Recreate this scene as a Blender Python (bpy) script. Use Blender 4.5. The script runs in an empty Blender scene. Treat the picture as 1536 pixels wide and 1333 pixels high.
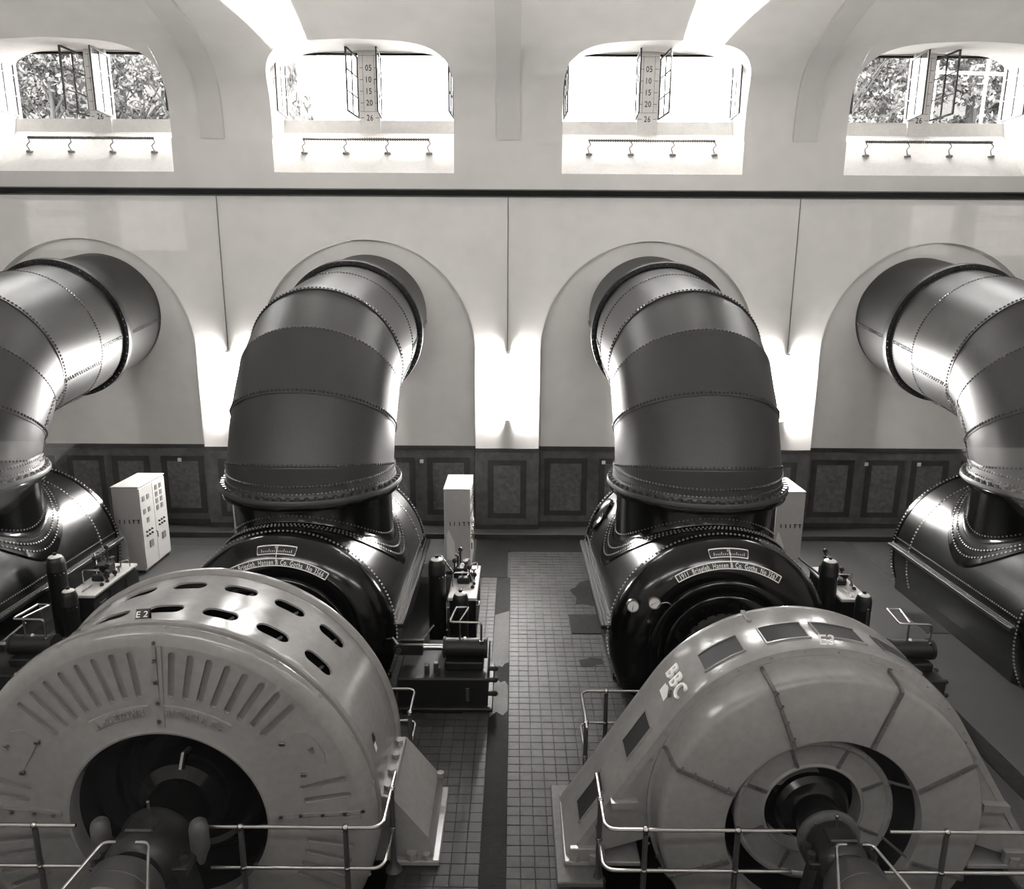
import bpy, math, random
import numpy as np
from mathutils import Matrix, Vector
random.seed(7)
RNG = np.random.default_rng(11)
SC = bpy.context.scene
COL = SC.collection
pi, sin, cos, rad = math.pi, math.sin, math.cos, math.radians

# ------------------------------------------------------------------ camera
F_PX = 1099.52
cam = bpy.data.cameras.new('camera')
cam.sensor_fit = 'HORIZONTAL'; cam.sensor_width = 36.0
cam.lens = F_PX / 1536 * 36.0
cam.clip_start = 0.05; cam.clip_end = 400
camo = bpy.data.objects.new('camera', cam); COL.objects.link(camo)
_r = Vector((0.99997645, 0.00393382, 0.00562389)); _u = Vector((-0.00635068, 0.21965974, 0.97555588)); _f = Vector((-0.00260232, 0.97556862, -0.21967955))
camo.matrix_world = Matrix(((_r.x, _u.x, -_f.x, 0.18335), (_r.y, _u.y, -_f.y, -19.5), (_r.z, _u.z, -_f.z, 6.9102), (0, 0, 0, 1)))
SC.camera = camo

# ------------------------------------------------------------------ sky, light, exposure
world = bpy.data.worlds.new('overcast_sky'); SC.world = world; world.use_nodes = True
_bg = world.node_tree.nodes['Background']
_bg.inputs['Color'].default_value = (1.0, 0.985, 0.96, 1); _bg.inputs['Strength'].default_value = 7.6
SC.view_settings.view_transform = 'Standard'; SC.view_settings.look = 'None'
SC.view_settings.gamma = 1.0; SC.view_settings.use_curve_mapping = False
SC.view_settings.exposure = 2.15
SC.cycles.use_denoising = True
SC.cycles.max_bounces = 8; SC.cycles.diffuse_bounces = 5; SC.cycles.glossy_bounces = 4
SC.cycles.transparent_max_bounces = 12
SC.cycles.sample_clamp_indirect = 6.0
SC.cycles.caustics_reflective = False; SC.cycles.caustics_refractive = False
WARM = (1.0, 0.978, 0.950)
LAMP_E = 245.0         # radiance of the fluorescent tubes

# bays: axis positions of the four machines and windows, from left to right
MX = [-10.72, -3.68, 3.68, 10.72]      # machines
WX = [-10.66, -3.62, 3.60, 10.66]      # upper windows
PX = [-14.72, -7.36, 0.0, 7.36, 14.72] # pilasters / ribs
PW = 0.858                              # pilaster half width
ZA = 0.92                               # machine axis height
YF, YC = -19.0, -9.5                    # front wall, vault crown
XE = 18.4                               # end walls

def portal(name, loc, sx, sy, rx):
    l = bpy.data.lights.new(name, 'AREA'); l.shape = 'RECTANGLE'; l.size = sx; l.size_y = sy
    l.cycles.is_portal = True
    o = bpy.data.objects.new(name, l); COL.objects.link(o); o.location = loc; o.rotation_euler = (rx, 0, 0)
for x in WX:
    portal('window_light_portal', (x, 1.6, 11.72), 4.6, 1.8, rad(-90))     # looks to -y
    portal('window_light_portal', (x, YF - 0.5, 9.88), 5.5, .8, rad(90))  # looks to +y
def spot(name, loc, to, power, ang, blend, size=0.03):
    l = bpy.data.lights.new(name, 'SPOT'); l.energy = power; l.spot_size = rad(ang); l.spot_blend = blend
    l.shadow_soft_size = size; l.color = (1, .98, .95)
    o = bpy.data.objects.new(name, l); COL.objects.link(o); o.location = loc
    o.rotation_euler = (Vector(to) - Vector(loc)).to_track_quat('-Z', 'Y').to_euler()
    return o
# two added spots, unseen below the sills, that make the bright streaks on the vault
ADDED_UPLIGHTS = [(-4.72, 1.42, 10.89, -19.5, 1.0), (4.05, 1.42, 10.89, -1.0, 20.0)]
for fx, fy, fz, d0, d1 in ADDED_UPLIGHTS:
    m_ = rad((d0 + d1) / 2)
    _s = spot('added_uplight_beam', (fx, fy, fz), (fx + math.tan(m_) * 4, fy - 4, fz + 2.0), 2200, 76, 0.12, 0.012)
    _s.scale = (math.tan(rad((d1 - d0) / 2)) / math.tan(rad(38)), 1, 1)   # a beam narrow sideways, tall upwards

# ------------------------------------------------------------------ materials
def new_mat(name):
    m = bpy.data.materials.new(name); m.use_nodes = True
    return m, m.node_tree, m.node_tree.nodes['Principled BSDF']
def tint(v): return (v * WARM[0], v * WARM[1], v * WARM[2], 1)
def mat(name, v, rough, metal=0.0, nscale=6.0, namt=0.18, bump=0.0, bscale=60.0, coat=0.0, spec=0.5, rnd=0.0, stain=0.0, dust=None):
    m, nt, b = new_mat(name); N, L = nt.nodes, nt.links
    b.inputs['Roughness'].default_value = rough; b.inputs['Metallic'].default_value = metal
    b.inputs['Coat Weight'].default_value = coat; b.inputs['Coat Roughness'].default_value = 0.12
    b.inputs['Specular IOR Level'].default_value = spec
    tc = N.new('ShaderNodeTexCoord')
    no = N.new('ShaderNodeTexNoise'); no.inputs['Scale'].default_value = nscale; no.inputs['Detail'].default_value = 6
    L.new(tc.outputs['Object'], no.inputs['Vector'])
    rmp = N.new('ShaderNodeValToRGB'); L.new(no.outputs['Fac'], rmp.inputs['Fac'])
    rmp.color_ramp.elements[0].position = 0.3; rmp.color_ramp.elements[0].color = tint(v * (1 - namt))
    rmp.color_ramp.elements[1].position = 0.72; rmp.color_ramp.elements[1].color = tint(v * (1 + namt))
    col = rmp.outputs['Color']
    if stain:
        n2 = N.new('ShaderNodeTexNoise'); n2.inputs['Scale'].default_value = 0.9; n2.inputs['Detail'].default_value = 8; n2.inputs['Roughness'].default_value = .62
        L.new(tc.outputs['Object'], n2.inputs['Vector'])
        r2 = N.new('ShaderNodeValToRGB'); r2.color_ramp.elements[0].position = .38; r2.color_ramp.elements[0].color = (1 - stain,) * 3 + (1,)
        r2.color_ramp.elements[1].position = .6; r2.color_ramp.elements[1].color = (1, 1, 1, 1)
        L.new(n2.outputs['Fac'], r2.inputs['Fac'])
        mx = N.new('ShaderNodeMix'); mx.data_type = 'RGBA'; mx.blend_type = 'MULTIPLY'; mx.inputs['Factor'].default_value = 1
        L.new(col, mx.inputs['A']); L.new(r2.outputs['Color'], mx.inputs['B']); col = mx.outputs['Result']
    if rnd:
        oi = N.new('ShaderNodeObjectInfo'); mr = N.new('ShaderNodeMapRange')
        mr.inputs['To Min'].default_value = 1 - rnd; mr.inputs['To Max'].default_value = 1 + rnd
        L.new(oi.outputs['Random'], mr.inputs['Value'])
        mx = N.new('ShaderNodeVectorMath'); mx.operation = 'SCALE'; L.new(col, mx.inputs[0]); L.new(mr.outputs['Result'], mx.inputs['Scale']); col = mx.outputs['Vector']
    L.new(col, b.inputs['Base Color'])
    if bump:
        n3 = N.new('ShaderNodeTexNoise'); n3.inputs['Scale'].default_value = bscale; n3.inputs['Detail'].default_value = 4
        L.new(tc.outputs['Object'], n3.inputs['Vector'])
        bp = N.new('ShaderNodeBump'); bp.inputs['Strength'].default_value = bump; bp.inputs['Distance'].default_value = 0.02
        L.new(n3.outputs['Fac'], bp.inputs['Height']); L.new(bp.outputs['Normal'], b.inputs['Normal'])
    return m
M = {}
M['plaster'] = mat('wall_plaster', .80, .85, nscale=3, namt=.03, bump=.12, bscale=90, stain=.05)
M['vault'] = mat('vault_plaster', .72, .85, nscale=2, namt=.03, bump=.1, bscale=90, stain=.05)
M['rib'] = mat('rib_plaster', .62, .85, nscale=2, namt=.03, bump=.1)
M['reveal'] = mat('reveal_limewash', .78, .8, nscale=14, namt=.05, bump=.5, bscale=45, stain=.10)
M['dado'] = mat('dado_paint', .13, .5, nscale=5, namt=.25, bump=.1, stain=.3)
M['dado_c'] = mat('dado_panel_paint', .155, .5, nscale=9, namt=.3, bump=.1, stain=.2)
M['dado_f'] = mat('dado_frame_paint', .045, .45, nscale=5, namt=.2, bump=.1)
M['rail_dark'] = mat('dark_ledge_paint', .003, .6, nscale=8, spec=.15)
M['ledge_mid'] = mat('grey_ledge_paint', .16, .5, nscale=8)
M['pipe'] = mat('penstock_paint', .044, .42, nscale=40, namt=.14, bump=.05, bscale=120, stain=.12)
M['pipe_d'] = mat('wall_stub_dark', .022, .45, nscale=40, namt=.14, bump=.05, bscale=120)  # darker copy of the penstock material for the wall stub
M['slot'] = mat('vent_pocket_shade', .17, .35, nscale=12, namt=.08)  # recess shade put into the pocket floors as a darker enamel
M['rivet'] = mat('rivet_paint', .05, .25, nscale=20, namt=.1)
M['black'] = mat('black_gloss_enamel', .0025, .16, nscale=8, namt=.3, bump=.03, bscale=14)
M['blackm'] = mat('black_satin_iron', .005, .5, nscale=20, namt=.3, bump=.06)
M['gen'] = mat('generator_grey_enamel', .27, .2, nscale=12, namt=.07, bump=.015, bscale=30, stain=.10, coat=.2)
M['shell'] = mat('black_drum_enamel', .003, .27, nscale=8, namt=.3, bump=.02, bscale=20)
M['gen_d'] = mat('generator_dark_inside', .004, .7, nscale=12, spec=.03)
M['gen_s'] = mat('generator_dark_grey', .10, .4, nscale=12)  # even darker grey for cover seams, ribs, rods, disc and oil pots
M['grille'] = None
M['steel'] = mat('bright_steel', .55, .22, metal=1, nscale=30, namt=.08)
M['steel_d'] = mat('dull_steel', .2, .38, metal=1, nscale=30, namt=.15)
M['post'] = mat('rail_post_paint', .05, .38, nscale=20)
M['cab'] = mat('cabinet_paint', .5, .42, nscale=9, namt=.04, stain=.05)
M['cab_dark'] = mat('instrument_dark', .02, .4)
M['white'] = mat('white_enamel', .80, .35, namt=.02)
M['sign_w'] = mat('sign_lettering_white', .85, .5, namt=.01)
M['tile'] = mat('floor_tile', .30, .42, nscale=7, namt=.14, bump=.08, bscale=80, rnd=.16, stain=.22)
M['grout'] = mat('floor_screed', .035, .8, nscale=8, namt=.25, bump=.2, stain=.3)
M['floor_dark'] = mat('floor_dark_channel', .010, .7, nscale=9, namt=.45, bump=.25, bscale=25, stain=.5, spec=.12)
M['floor_rough'] = mat('floor_terrazzo', .032, .6, nscale=60, namt=.45, bump=.3, bscale=140, stain=.25)
M['floor_light'] = mat('floor_worn_band', .07, .6, nscale=30, namt=.3, bump=.2)
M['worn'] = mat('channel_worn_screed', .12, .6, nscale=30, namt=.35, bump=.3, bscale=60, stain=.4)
M['frame'] = mat('casement_white_paint', .75, .45, namt=.03)
M['frame_d'] = mat('casement_grey_paint', .04, .45, namt=.05)
M['concrete'] = mat('plinth_concrete', .12, .6, nscale=14, namt=.2, bump=.2)
M['dullw'] = mat('table_cream_paint', .6, .4, nscale=9, namt=.05, stain=.1)
M['leaf'] = mat('tree_leaf', .032, .6, nscale=1.2, namt=.92)
M['bark'] = mat('tree_bark', .012, .9, nscale=6, namt=.4, bump=.5)
M['ground'] = mat('meadow_ground', .03, .95, nscale=.4, namt=.3)
def emis(name, col, s):
    m, nt, b = new_mat(name); b.inputs['Emission Color'].default_value = col; b.inputs['Emission Strength'].default_value = s
    b.inputs['Base Color'].default_value = (.8, .8, .8, 1); return m
M['tube'] = emis('fluorescent_tube', (1, .98, .95, 1), LAMP_E)
def glass_mat(name, tintv=.97):
    m, nt, b = new_mat(name); N, L = nt.nodes, nt.links
    tr = N.new('ShaderNodeBsdfTransparent'); tr.inputs['Color'].default_value = (tintv,) * 3 + (1,)
    gl = N.new('ShaderNodeBsdfGlossy'); gl.inputs['Roughness'].default_value = 0.0
    lw = N.new('ShaderNodeLayerWeight'); lw.inputs['Blend'].default_value = .5
    pw = N.new('ShaderNodeMath'); pw.operation = 'POWER'; pw.inputs[1].default_value = 5; L.new(lw.outputs['Facing'], pw.inputs[0])
    fr = N.new('ShaderNodeMath'); fr.operation = 'MULTIPLY_ADD'; fr.inputs[1].default_value = .9; fr.inputs[2].default_value = .04; L.new(pw.outputs[0], fr.inputs[0])
    mx = N.new('ShaderNodeMixShader'); L.new(fr.outputs[0], mx.inputs[0]); L.new(tr.outputs[0], mx.inputs[1]); L.new(gl.outputs[0], mx.inputs[2])
    L.new(mx.outputs[0], N['Material Output'].inputs['Surface']); return m
M['glass'] = glass_mat('window_glass')
def mesh_grille():
    m, nt, b = new_mat('woven_wire_grille'); N, L = nt.nodes, nt.links
    tc = N.new('ShaderNodeTexCoord'); ck = N.new('ShaderNodeTexChecker'); ck.inputs['Scale'].default_value = 55
    ck.inputs['Color1'].default_value = tint(.035); ck.inputs['Color2'].default_value = tint(.006)
    L.new(tc.outputs['Object'], ck.inputs['Vector']); L.new(ck.outputs['Color'], b.inputs['Base Color'])
    b.inputs['Roughness'].default_value = .65; b.inputs['Specular IOR Level'].default_value = .2
    return m
M['grille'] = mesh_grille()

# ------------------------------------------------------------------ mesh helpers
class MB:
    def __init__(s): s.v = []; s.f = []
    def add(s, vs, fs):
        n = len(s.v); s.v += [tuple(float(c) for c in p) for p in vs]; s.f += [tuple(i + n for i in f) for f in fs]; return s
    def box(s, x0, x1, y0, y1, z0, z1, b=0.0):
        if b <= 0:
            vs = [(x, y, z) for x in (x0, x1) for y in (y0, y1) for z in (z0, z1)]
            return s.add(vs, [(0, 1, 3, 2), (4, 6, 7, 5), (0, 4, 5, 1), (2, 3, 7, 6), (0, 2, 6, 4), (1, 5, 7, 3)])
        vs = []; idx = {}
        X, Y, Z = (x0, x1), (y0, y1), (z0, z1)
        for i in (0, 1):
            for j in (0, 1):
                for k in (0, 1):
                    sx, sy, sz = (1 if i == 0 else -1), (1 if j == 0 else -1), (1 if k == 0 else -1)
                    for a in range(3):
                        p = [X[i] + sx * b, Y[j] + sy * b, Z[k] + sz * b]
                        p[a] = (X[i], Y[j], Z[k])[a]
                        idx[i, j, k, a] = len(vs); vs.append(p)
        fs = []
        for i in (0, 1):
            q = [idx[i, 0, 0, 0], idx[i, 1, 0, 0], idx[i, 1, 1, 0], idx[i, 0, 1, 0]]; fs.append(q if i else q[::-1])
            q = [idx[0, i, 0, 1], idx[0, i, 1, 1], idx[1, i, 1, 1], idx[1, i, 0, 1]]; fs.append(q if i else q[::-1])
            q = [idx[0, 0, i, 2], idx[1, 0, i, 2], idx[1, 1, i, 2], idx[0, 1, i, 2]]; fs.append(q if i else q[::-1])
        for j in (0, 1):
            for k in (0, 1):
                q = [idx[0, j, k, 1], idx[1, j, k, 1], idx[1, j, k, 2], idx[0, j, k, 2]]; fs.append(q if j != k else q[::-1])
                q = [idx[j, 0, k, 0], idx[j, 1, k, 0], idx[j, 1, k, 2], idx[j, 0, k, 2]]; fs.append(q if j == k else q[::-1])
                q = [idx[j, k, 0, 0], idx[j, k, 1, 0], idx[j, k, 1, 1], idx[j, k, 0, 1]]; fs.append(q if j != k else q[::-1])
        for i in (0, 1):
            for j in (0, 1):
                for k in (0, 1):
                    q = [idx[i, j, k, 0], idx[i, j, k, 1], idx[i, j, k, 2]]; fs.append(q if (i + j + k) % 2 else q[::-1])
        return s.add(vs, fs)
    def grid(s, pts, closed=False):
        """pts[i][j]; closed joins the j direction"""
        n, m = len(pts), len(pts[0]); vs = [p for row in pts for p in row]; fs = []
        for i in range(n - 1):
            for j in range(m if closed else m - 1):
                k = (j + 1) % m; fs.append((i * m + j, i * m + k, (i + 1) * m + k, (i + 1) * m + j))
        return s.add(vs, fs)
    def lathe(s, prof, n=64, a0=0.0, a1=360.0, c=(0, ZA), flip=False):
        """prof: (radius, y); turns about a y axis through x=c[0], z=c[1]; angle 0 is up, + to +x"""
        full = abs(a1 - a0) >= 359.9
        th = [rad(a0 + (a1 - a0) * j / n) for j in range(n if full else n + 1)]
        pts = [[(c[0] + r * sin(t), y, c[1] + r * cos(t)) for t in th] for r, y in prof]
        return s.grid(pts if not flip else pts[::-1], full)
    def vlathe(s, prof, n=48, c=(0, 0)):
        pts = [[(c[0] + r * cos(2 * pi * j / n), c[1] + r * sin(2 * pi * j / n), z) for j in range(n)] for r, z in prof]
        return s.grid(pts, True)
    def tube(s, path, r, n=8, cap=True):
        P = [Vector(p) for p in path]; k = len(P); rings = []
        rr = r if isinstance(r, (list, tuple)) else [r] * k
        t0 = (P[1] - P[0]).normalized(); up = Vector((0, 0, 1)) if abs(t0.z) < .9 else Vector((1, 0, 0))
        nx = t0.cross(up).normalized()
        for i in range(k):
            t = ((P[min(i + 1, k - 1)] - P[max(i - 1, 0)])).normalized()
            nx = (nx - t * nx.dot(t)).normalized(); ny = t.cross(nx)
            rings.append([tuple(P[i] + (nx * cos(2 * pi * j / n) + ny * sin(2 * pi * j / n)) * rr[i]) for j in range(n)])
        s.grid(rings, True)
        if cap:
            b = len(s.v); s.f.append(tuple(range(b - n, b))); s.f.append(tuple(range(b - n * k, b - n * k + n))[::-1])
        return s
    def sphere(s, c, r, n=10, m=7, sc=(1, 1, 1)):
        pts = [[(c[0] + sc[0] * r * sin(pi * i / m) * cos(2 * pi * j / n), c[1] + sc[1] * r * sin(pi * i / m) * sin(2 * pi * j / n), c[2] + sc[2] * r * cos(pi * i / m)) for j in range(n)] for i in range(m + 1)]
        return s.grid(pts, True)
    def dome(s, p, nrm, r, h=None, n=6):
        """low rivet / bolt head at p along nrm"""
        nv = Vector(nrm).normalized(); up = Vector((0, 0, 1)) if abs(nv.z) < .9 else Vector((1, 0, 0))
        a = nv.cross(up).normalized(); b = nv.cross(a); h = h or r * .75; p = Vector(p)
        vs = []
        for rr, hh in ((1.0, 0.0), (.72, .72)):
            vs += [tuple(p + (a * cos(2 * pi * j / n) + b * sin(2 * pi * j / n)) * r * rr + nv * h * hh) for j in range(n)]
        vs.append(tuple(p + nv * h))
        fs = [(j, (j + 1) % n, n + (j + 1) % n, n + j) for j in range(n)] + [(n + j, n + (j + 1) % n, 2 * n) for j in range(n)]
        return s.add(vs, fs)
    def hexbolt(s, p, nrm, r, h):
        nv = Vector(nrm).normalized(); up = Vector((0, 0, 1)) if abs(nv.z) < .9 else Vector((1, 0, 0))
        a = nv.cross(up).normalized(); b = nv.cross(a); p = Vector(p); vs = []
        for hh in (0, h): vs += [tuple(p + (a * cos(pi * j / 3) + b * sin(pi * j / 3)) * r + nv * hh) for j in range(6)]
        return s.add(vs, [(j, (j + 1) % 6, 6 + (j + 1) % 6, 6 + j) for j in range(6)] + [tuple(range(6, 12))])
    def build(s, name, m, parent=None, off=(0, 0, 0), smooth=35, kind=None, label=None):
        me = bpy.data.meshes.new(name)
        me.from_pydata([(x - off[0], y - off[1], z - off[2]) for x, y, z in s.v], [], s.f)
        me.validate(); me.update()
        bm_fix(me)
        if smooth: 
            me.shade_smooth()
            try: me.set_sharp_from_angle(angle=rad(smooth))
            except Exception: pass
        me.materials.append(M[m] if isinstance(m, str) else m)
        o = bpy.data.objects.new(name, me); COL.objects.link(o)
        if parent is not None: o.parent = parent
        if kind: o['kind'] = kind
        if label: o['label'] = label
        return o
import bmesh
def bm_fix(me):
    bm = bmesh.new(); bm.from_mesh(me)
    bmesh.ops.remove_doubles(bm, verts=bm.verts, dist=1e-5)
    bmesh.ops.recalc_face_normals(bm, faces=bm.faces); bm.to_mesh(me); bm.free()
def tag(o, label, cat, group=None):
    o['label'] = label; o['category'] = cat
    if group: o['group'] = group
    return o
def thing(name, loc, label, cat, group=None):
    o = bpy.data.objects.new(name, None); o.empty_display_size = .1; COL.objects.link(o); o.location = loc
    return tag(o, label, cat, group)
def struct(o): o['kind'] = 'structure'; return o
def struct_empty(name, loc=(0, 0, 0)):
    o = bpy.data.objects.new(name, None); o.empty_display_size = .1; COL.objects.link(o); o.location = loc; return struct(o)
def copy_tree(o, parent=None):
    c = o.copy(); COL.objects.link(c); c.parent = parent
    for ch in list(o.children): copy_tree(ch, c)
    return c
def dup(o, loc, label, group=None):
    c = copy_tree(o); c.location = loc; c['label'] = label
    if group: c['group'] = group
    return c
def arc(c, r, a0, a1, n, plane='xz'):
    out = []
    for i in range(n + 1):
        a = rad(a0 + (a1 - a0) * i / n)
        out.append((c[0] + r * cos(a), c[1], c[2] + r * sin(a)) if plane == 'xz' else (c[0] + r * cos(a), c[1] + r * sin(a), c[2]) if plane == 'xy' else (c[0], c[1] + r * cos(a), c[2] + r * sin(a)))
    return out
def rounded(path, r=.08, n=4):
    """fillet a polyline's corners"""
    P = [Vector(p) for p in path]; out = [P[0]]
    for i in range(1, len(P) - 1):
        a, b, c = P[i - 1], P[i], P[i + 1]; d1 = (a - b); d2 = (c - b); k = min(r, d1.length * .45, d2.length * .45)
        p, q = b + d1.normalized() * k, b + d2.normalized() * k
        for j in range(n + 1):
            t = j / n; out.append(p * (1 - t) ** 2 + b * 2 * t * (1 - t) + q * t * t)
    out.append(P[-1]); return [tuple(p) for p in out]
_tc = {}
def text_geo(txt, size=1.0, spacing=1.0):
    """flat text as (verts, faces, width); x from 0, baseline 0"""
    k = (txt, size, spacing)
    if k in _tc: return _tc[k]
    cu = bpy.data.curves.new('t', 'FONT'); cu.body = txt; cu.size = size; cu.space_character = spacing; cu.resolution_u = 3; cu.offset = .012 * size
    o = bpy.data.objects.new('t', cu); COL.objects.link(o); bpy.context.view_layer.update()
    me = bpy.data.meshes.new_from_object(o.evaluated_get(bpy.context.evaluated_depsgraph_get()))
    vs = [tuple(v.co) for v in me.vertices]; fs = [tuple(p.vertices) for p in me.polygons]
    bpy.data.objects.remove(o); bpy.data.curves.remove(cu); bpy.data.meshes.remove(me)
    x0 = min(v[0] for v in vs); w = max(v[0] for v in vs) - x0
    _tc[k] = ([(v[0] - x0, v[1]) for v in vs], fs, w); return _tc[k]
def text_obj(name, txt, size, fmap, m, parent, off, spacing=1.0, align='c', sx=1.0, thick=None, label=None):
    """fmap(u, v) -> xyz; u along the text (centred), v up"""
    vs, fs, w = text_geo(txt, size, spacing); du = {'c': w / 2, 'l': 0, 'r': w}[align]
    mb = MB(); mb.add([fmap((u - du) * sx, v, 0) for u, v in vs], fs)
    if thick:
        n = len(vs); edges = {}
        for f in fs:
            for a, b in zip(f, f[1:] + f[:1]): edges[(a, b)] = 1
        mb2 = [fmap((u - du) * sx, v, thick) for u, v in vs]
        mb.add(mb2, fs)
        for (a, b) in edges:
            if (b, a) not in edges: mb.f.append((a, b, n + b, n + a))
    return mb.build(name, m, parent, off, smooth=0, label=label)

# ================================================================== THE SETTING
# ------------------------------------------------------------------ floor
def tile_material():
    m, nt, b = new_mat('floor_tile_fired'); N, L = nt.nodes, nt.links
    ge = N.new('ShaderNodeNewGeometry')
    sn = N.new('ShaderNodeVectorMath'); sn.operation = 'SNAP'; sn.inputs[1].default_value = (.175, .175, 10)
    off = N.new('ShaderNodeVectorMath'); off.operation = 'ADD'; off.inputs[1].default_value = (.0025, .0025, 5)
    L.new(ge.outputs['Position'], off.inputs[0]); L.new(off.outputs[0], sn.inputs[0])
    wn = N.new('ShaderNodeTexWhiteNoise'); wn.noise_dimensions = '3D'; L.new(sn.outputs[0], wn.inputs['Vector'])
    no = N.new('ShaderNodeTexNoise'); no.inputs['Scale'].default_value = .8; no.inputs['Detail'].default_value = 9; no.inputs['Roughness'].default_value = .65
    L.new(ge.outputs['Position'], no.inputs['Vector'])
    r1 = N.new('ShaderNodeValToRGB'); L.new(wn.outputs['Value'], r1.inputs['Fac'])
    r1.color_ramp.elements[0].color = tint(.034); r1.color_ramp.elements[1].color = tint(.056)
    r2 = N.new('ShaderNodeValToRGB'); L.new(no.outputs['Fac'], r2.inputs['Fac'])
    r2.color_ramp.elements[0].position = .34; r2.color_ramp.elements[0].color = (.55, .55, .55, 1)
    r2.color_ramp.elements[1].position = .62; r2.color_ramp.elements[1].color = (1.08, 1.08, 1.08, 1)
    mx = N.new('ShaderNodeMix'); mx.data_type = 'RGBA'; mx.blend_type = 'MULTIPLY'; mx.inputs['Factor'].default_value = 1
    L.new(r1.outputs[0], mx.inputs['A']); L.new(r2.outputs[0], mx.inputs['B']); sp = N.new('ShaderNodeTexNoise'); sp.inputs['Scale'].default_value = 130; sp.inputs['Detail'].default_value = 2; L.new(ge.outputs['Position'], sp.inputs['Vector'])
    r4 = N.new('ShaderNodeValToRGB'); r4.color_ramp.elements[0].position = .36; r4.color_ramp.elements[0].color = (.55, .55, .55, 1); r4.color_ramp.elements[1].position = .6; r4.color_ramp.elements[1].color = (1.15, 1.15, 1.15, 1); L.new(sp.outputs['Fac'], r4.inputs['Fac'])
    m4 = N.new('ShaderNodeMix'); m4.data_type = 'RGBA'; m4.blend_type = 'MULTIPLY'; m4.inputs['Factor'].default_value = 1; L.new(mx.outputs['Result'], m4.inputs['A']); L.new(r4.outputs[0], m4.inputs['B']); L.new(m4.outputs['Result'], b.inputs['Base Color'])
    b.inputs['Roughness'].default_value = .5; b.inputs['Specular IOR Level'].default_value = .25
    n3 = N.new('ShaderNodeTexNoise'); n3.inputs['Scale'].default_value = 90
    L.new(ge.outputs['Position'], n3.inputs['Vector'])
    bp = N.new('ShaderNodeBump'); bp.inputs['Strength'].default_value = .12; bp.inputs['Distance'].default_value = .01
    L.new(n3.outputs['Fac'], bp.inputs['Height']); L.new(bp.outputs['Normal'], b.inputs['Normal'])
    return m
M['tile'] = tile_material()
PIT = (-2.4, 2.4, -12.58, -10.5)
def in_pit(x, y):
    return any(c + PIT[0] - .02 < x < c + PIT[1] + .02 and PIT[2] - .02 < y < PIT[3] + .02 for c in MX[1:3])
mb = MB()
xs = [-XE, MX[1] + PIT[0], MX[1] + PIT[1], MX[2] + PIT[0], MX[2] + PIT[1], XE]; ys = [YF, PIT[2], PIT[3], 0.1]
for i in range(5):
    for j in range(3):
        if j == 1 and i in (1, 3): continue
        mb.add([(xs[i], ys[j], -.012), (xs[i + 1], ys[j], -.012), (xs[i + 1], ys[j + 1], -.012), (xs[i], ys[j + 1], -.012)], [(0, 1, 2, 3)])
floor = struct(mb.build('floor', 'grout', smooth=0))
for c in MX[1:3]:
    mb = MB(); x0, x1, y0, y1 = c + PIT[0], c + PIT[1], PIT[2], PIT[3]; zb = -1.7
    mb.add([(x0, y0, -.012), (x1, y0, -.012), (x1, y1, -.012), (x0, y1, -.012), (x0, y0, zb), (x1, y0, zb), (x1, y1, zb), (x0, y1, zb)],
           [(0, 1, 5, 4), (1, 2, 6, 5), (2, 3, 7, 6), (3, 0, 4, 7), (4, 5, 6, 7)])
    mb.build('pit_lining', 'blackm', floor, smooth=0)
    mb = MB()
    for a in ((x0 - .1, x0, y0 - .1, y1 + .1), (x1, x1 + .1, y0 - .1, y1 + .1), (x0, x1, y0 - .1, y0), (x0, x1, y1, y1 + .1)):
        mb.box(a[0], a[1], a[2], a[3], -.012, .012, .004)
    mb.build('pit_kerb_frame', 'blackm', floor, smooth=0)
T = .175
tmesh = MB(); tmesh.box(-T / 2 + .003, T / 2 - .003, -T / 2 + .003, T / 2 - .003, -.014, 0, .003)
tiles = []
for i in range(12):
    for j in range(64): tiles.append((.12 + T * (i + .5), -1.5 - T * (j + .5)))
for i in range(11):
    for j in range(54): tiles.append((-.2 - T * (i + .5), -3.2 - T * (j + .5)))
tiles = [t for t in tiles if not (in_pit(t[0] + .09, t[1]) or in_pit(t[0] - .09, t[1]) or in_pit(t[0] + .19, t[1]) or in_pit(t[0] - .19, t[1]))
         and not (t[0] < -.62 and t[1] > -8.85)
         and not (1.36 < t[0] < 2.05 and -6.02 < t[1] < -5.12)]
near = sorted([t for t in tiles if abs(t[0]) < 1.2 and t[1] > -12.45], key=lambda t: t[1])[:300]
ns = set(near); t0 = None
for t in near:
    if t0 is None: o = t0 = tmesh.build('tile', 'tile', floor, smooth=0)
    else: o = t0.copy(); COL.objects.link(o)
    o.location = (t[0], t[1], random.uniform(-.0015, .0015)); o.rotation_euler = (random.uniform(-.006, .006), random.uniform(-.006, .006), 0)
mb = MB()
for t in tiles:
    if t in ns: continue
    z = random.uniform(-.0015, .0015)
    mb.add([(x + t[0], y + t[1], zz + z) for x, y, zz in tmesh.v], tmesh.f)
mb.build('tile_field', 'tile', floor, smooth=0, kind='stuff')
MB().box(-.2, .12, -13.6, -3.2, -.014, -.002, .003).build('channel_cover', 'floor_dark', floor, smooth=0)
MB().box(-.8, .05, -3.19, -.56, -.014, -.001, .002).build('screed_patch', 'floor_dark', floor, smooth=0)
MB().box(-2.2, -.63, -8.84, -3.2, -.014, -.001, .002).build('screed_patch', 'floor_dark', floor, smooth=0)
MB().box(.05, 2.3, -1.5, -.56, -.014, -.002, .002).build('screed_patch', 'floor_dark', floor, smooth=0)
MB().box(7.2, 7.52, -13.6, -8.3, -.014, 0.002, .003).build('channel_cover', 'floor_dark', floor, smooth=0)
mb = MB()
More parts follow.
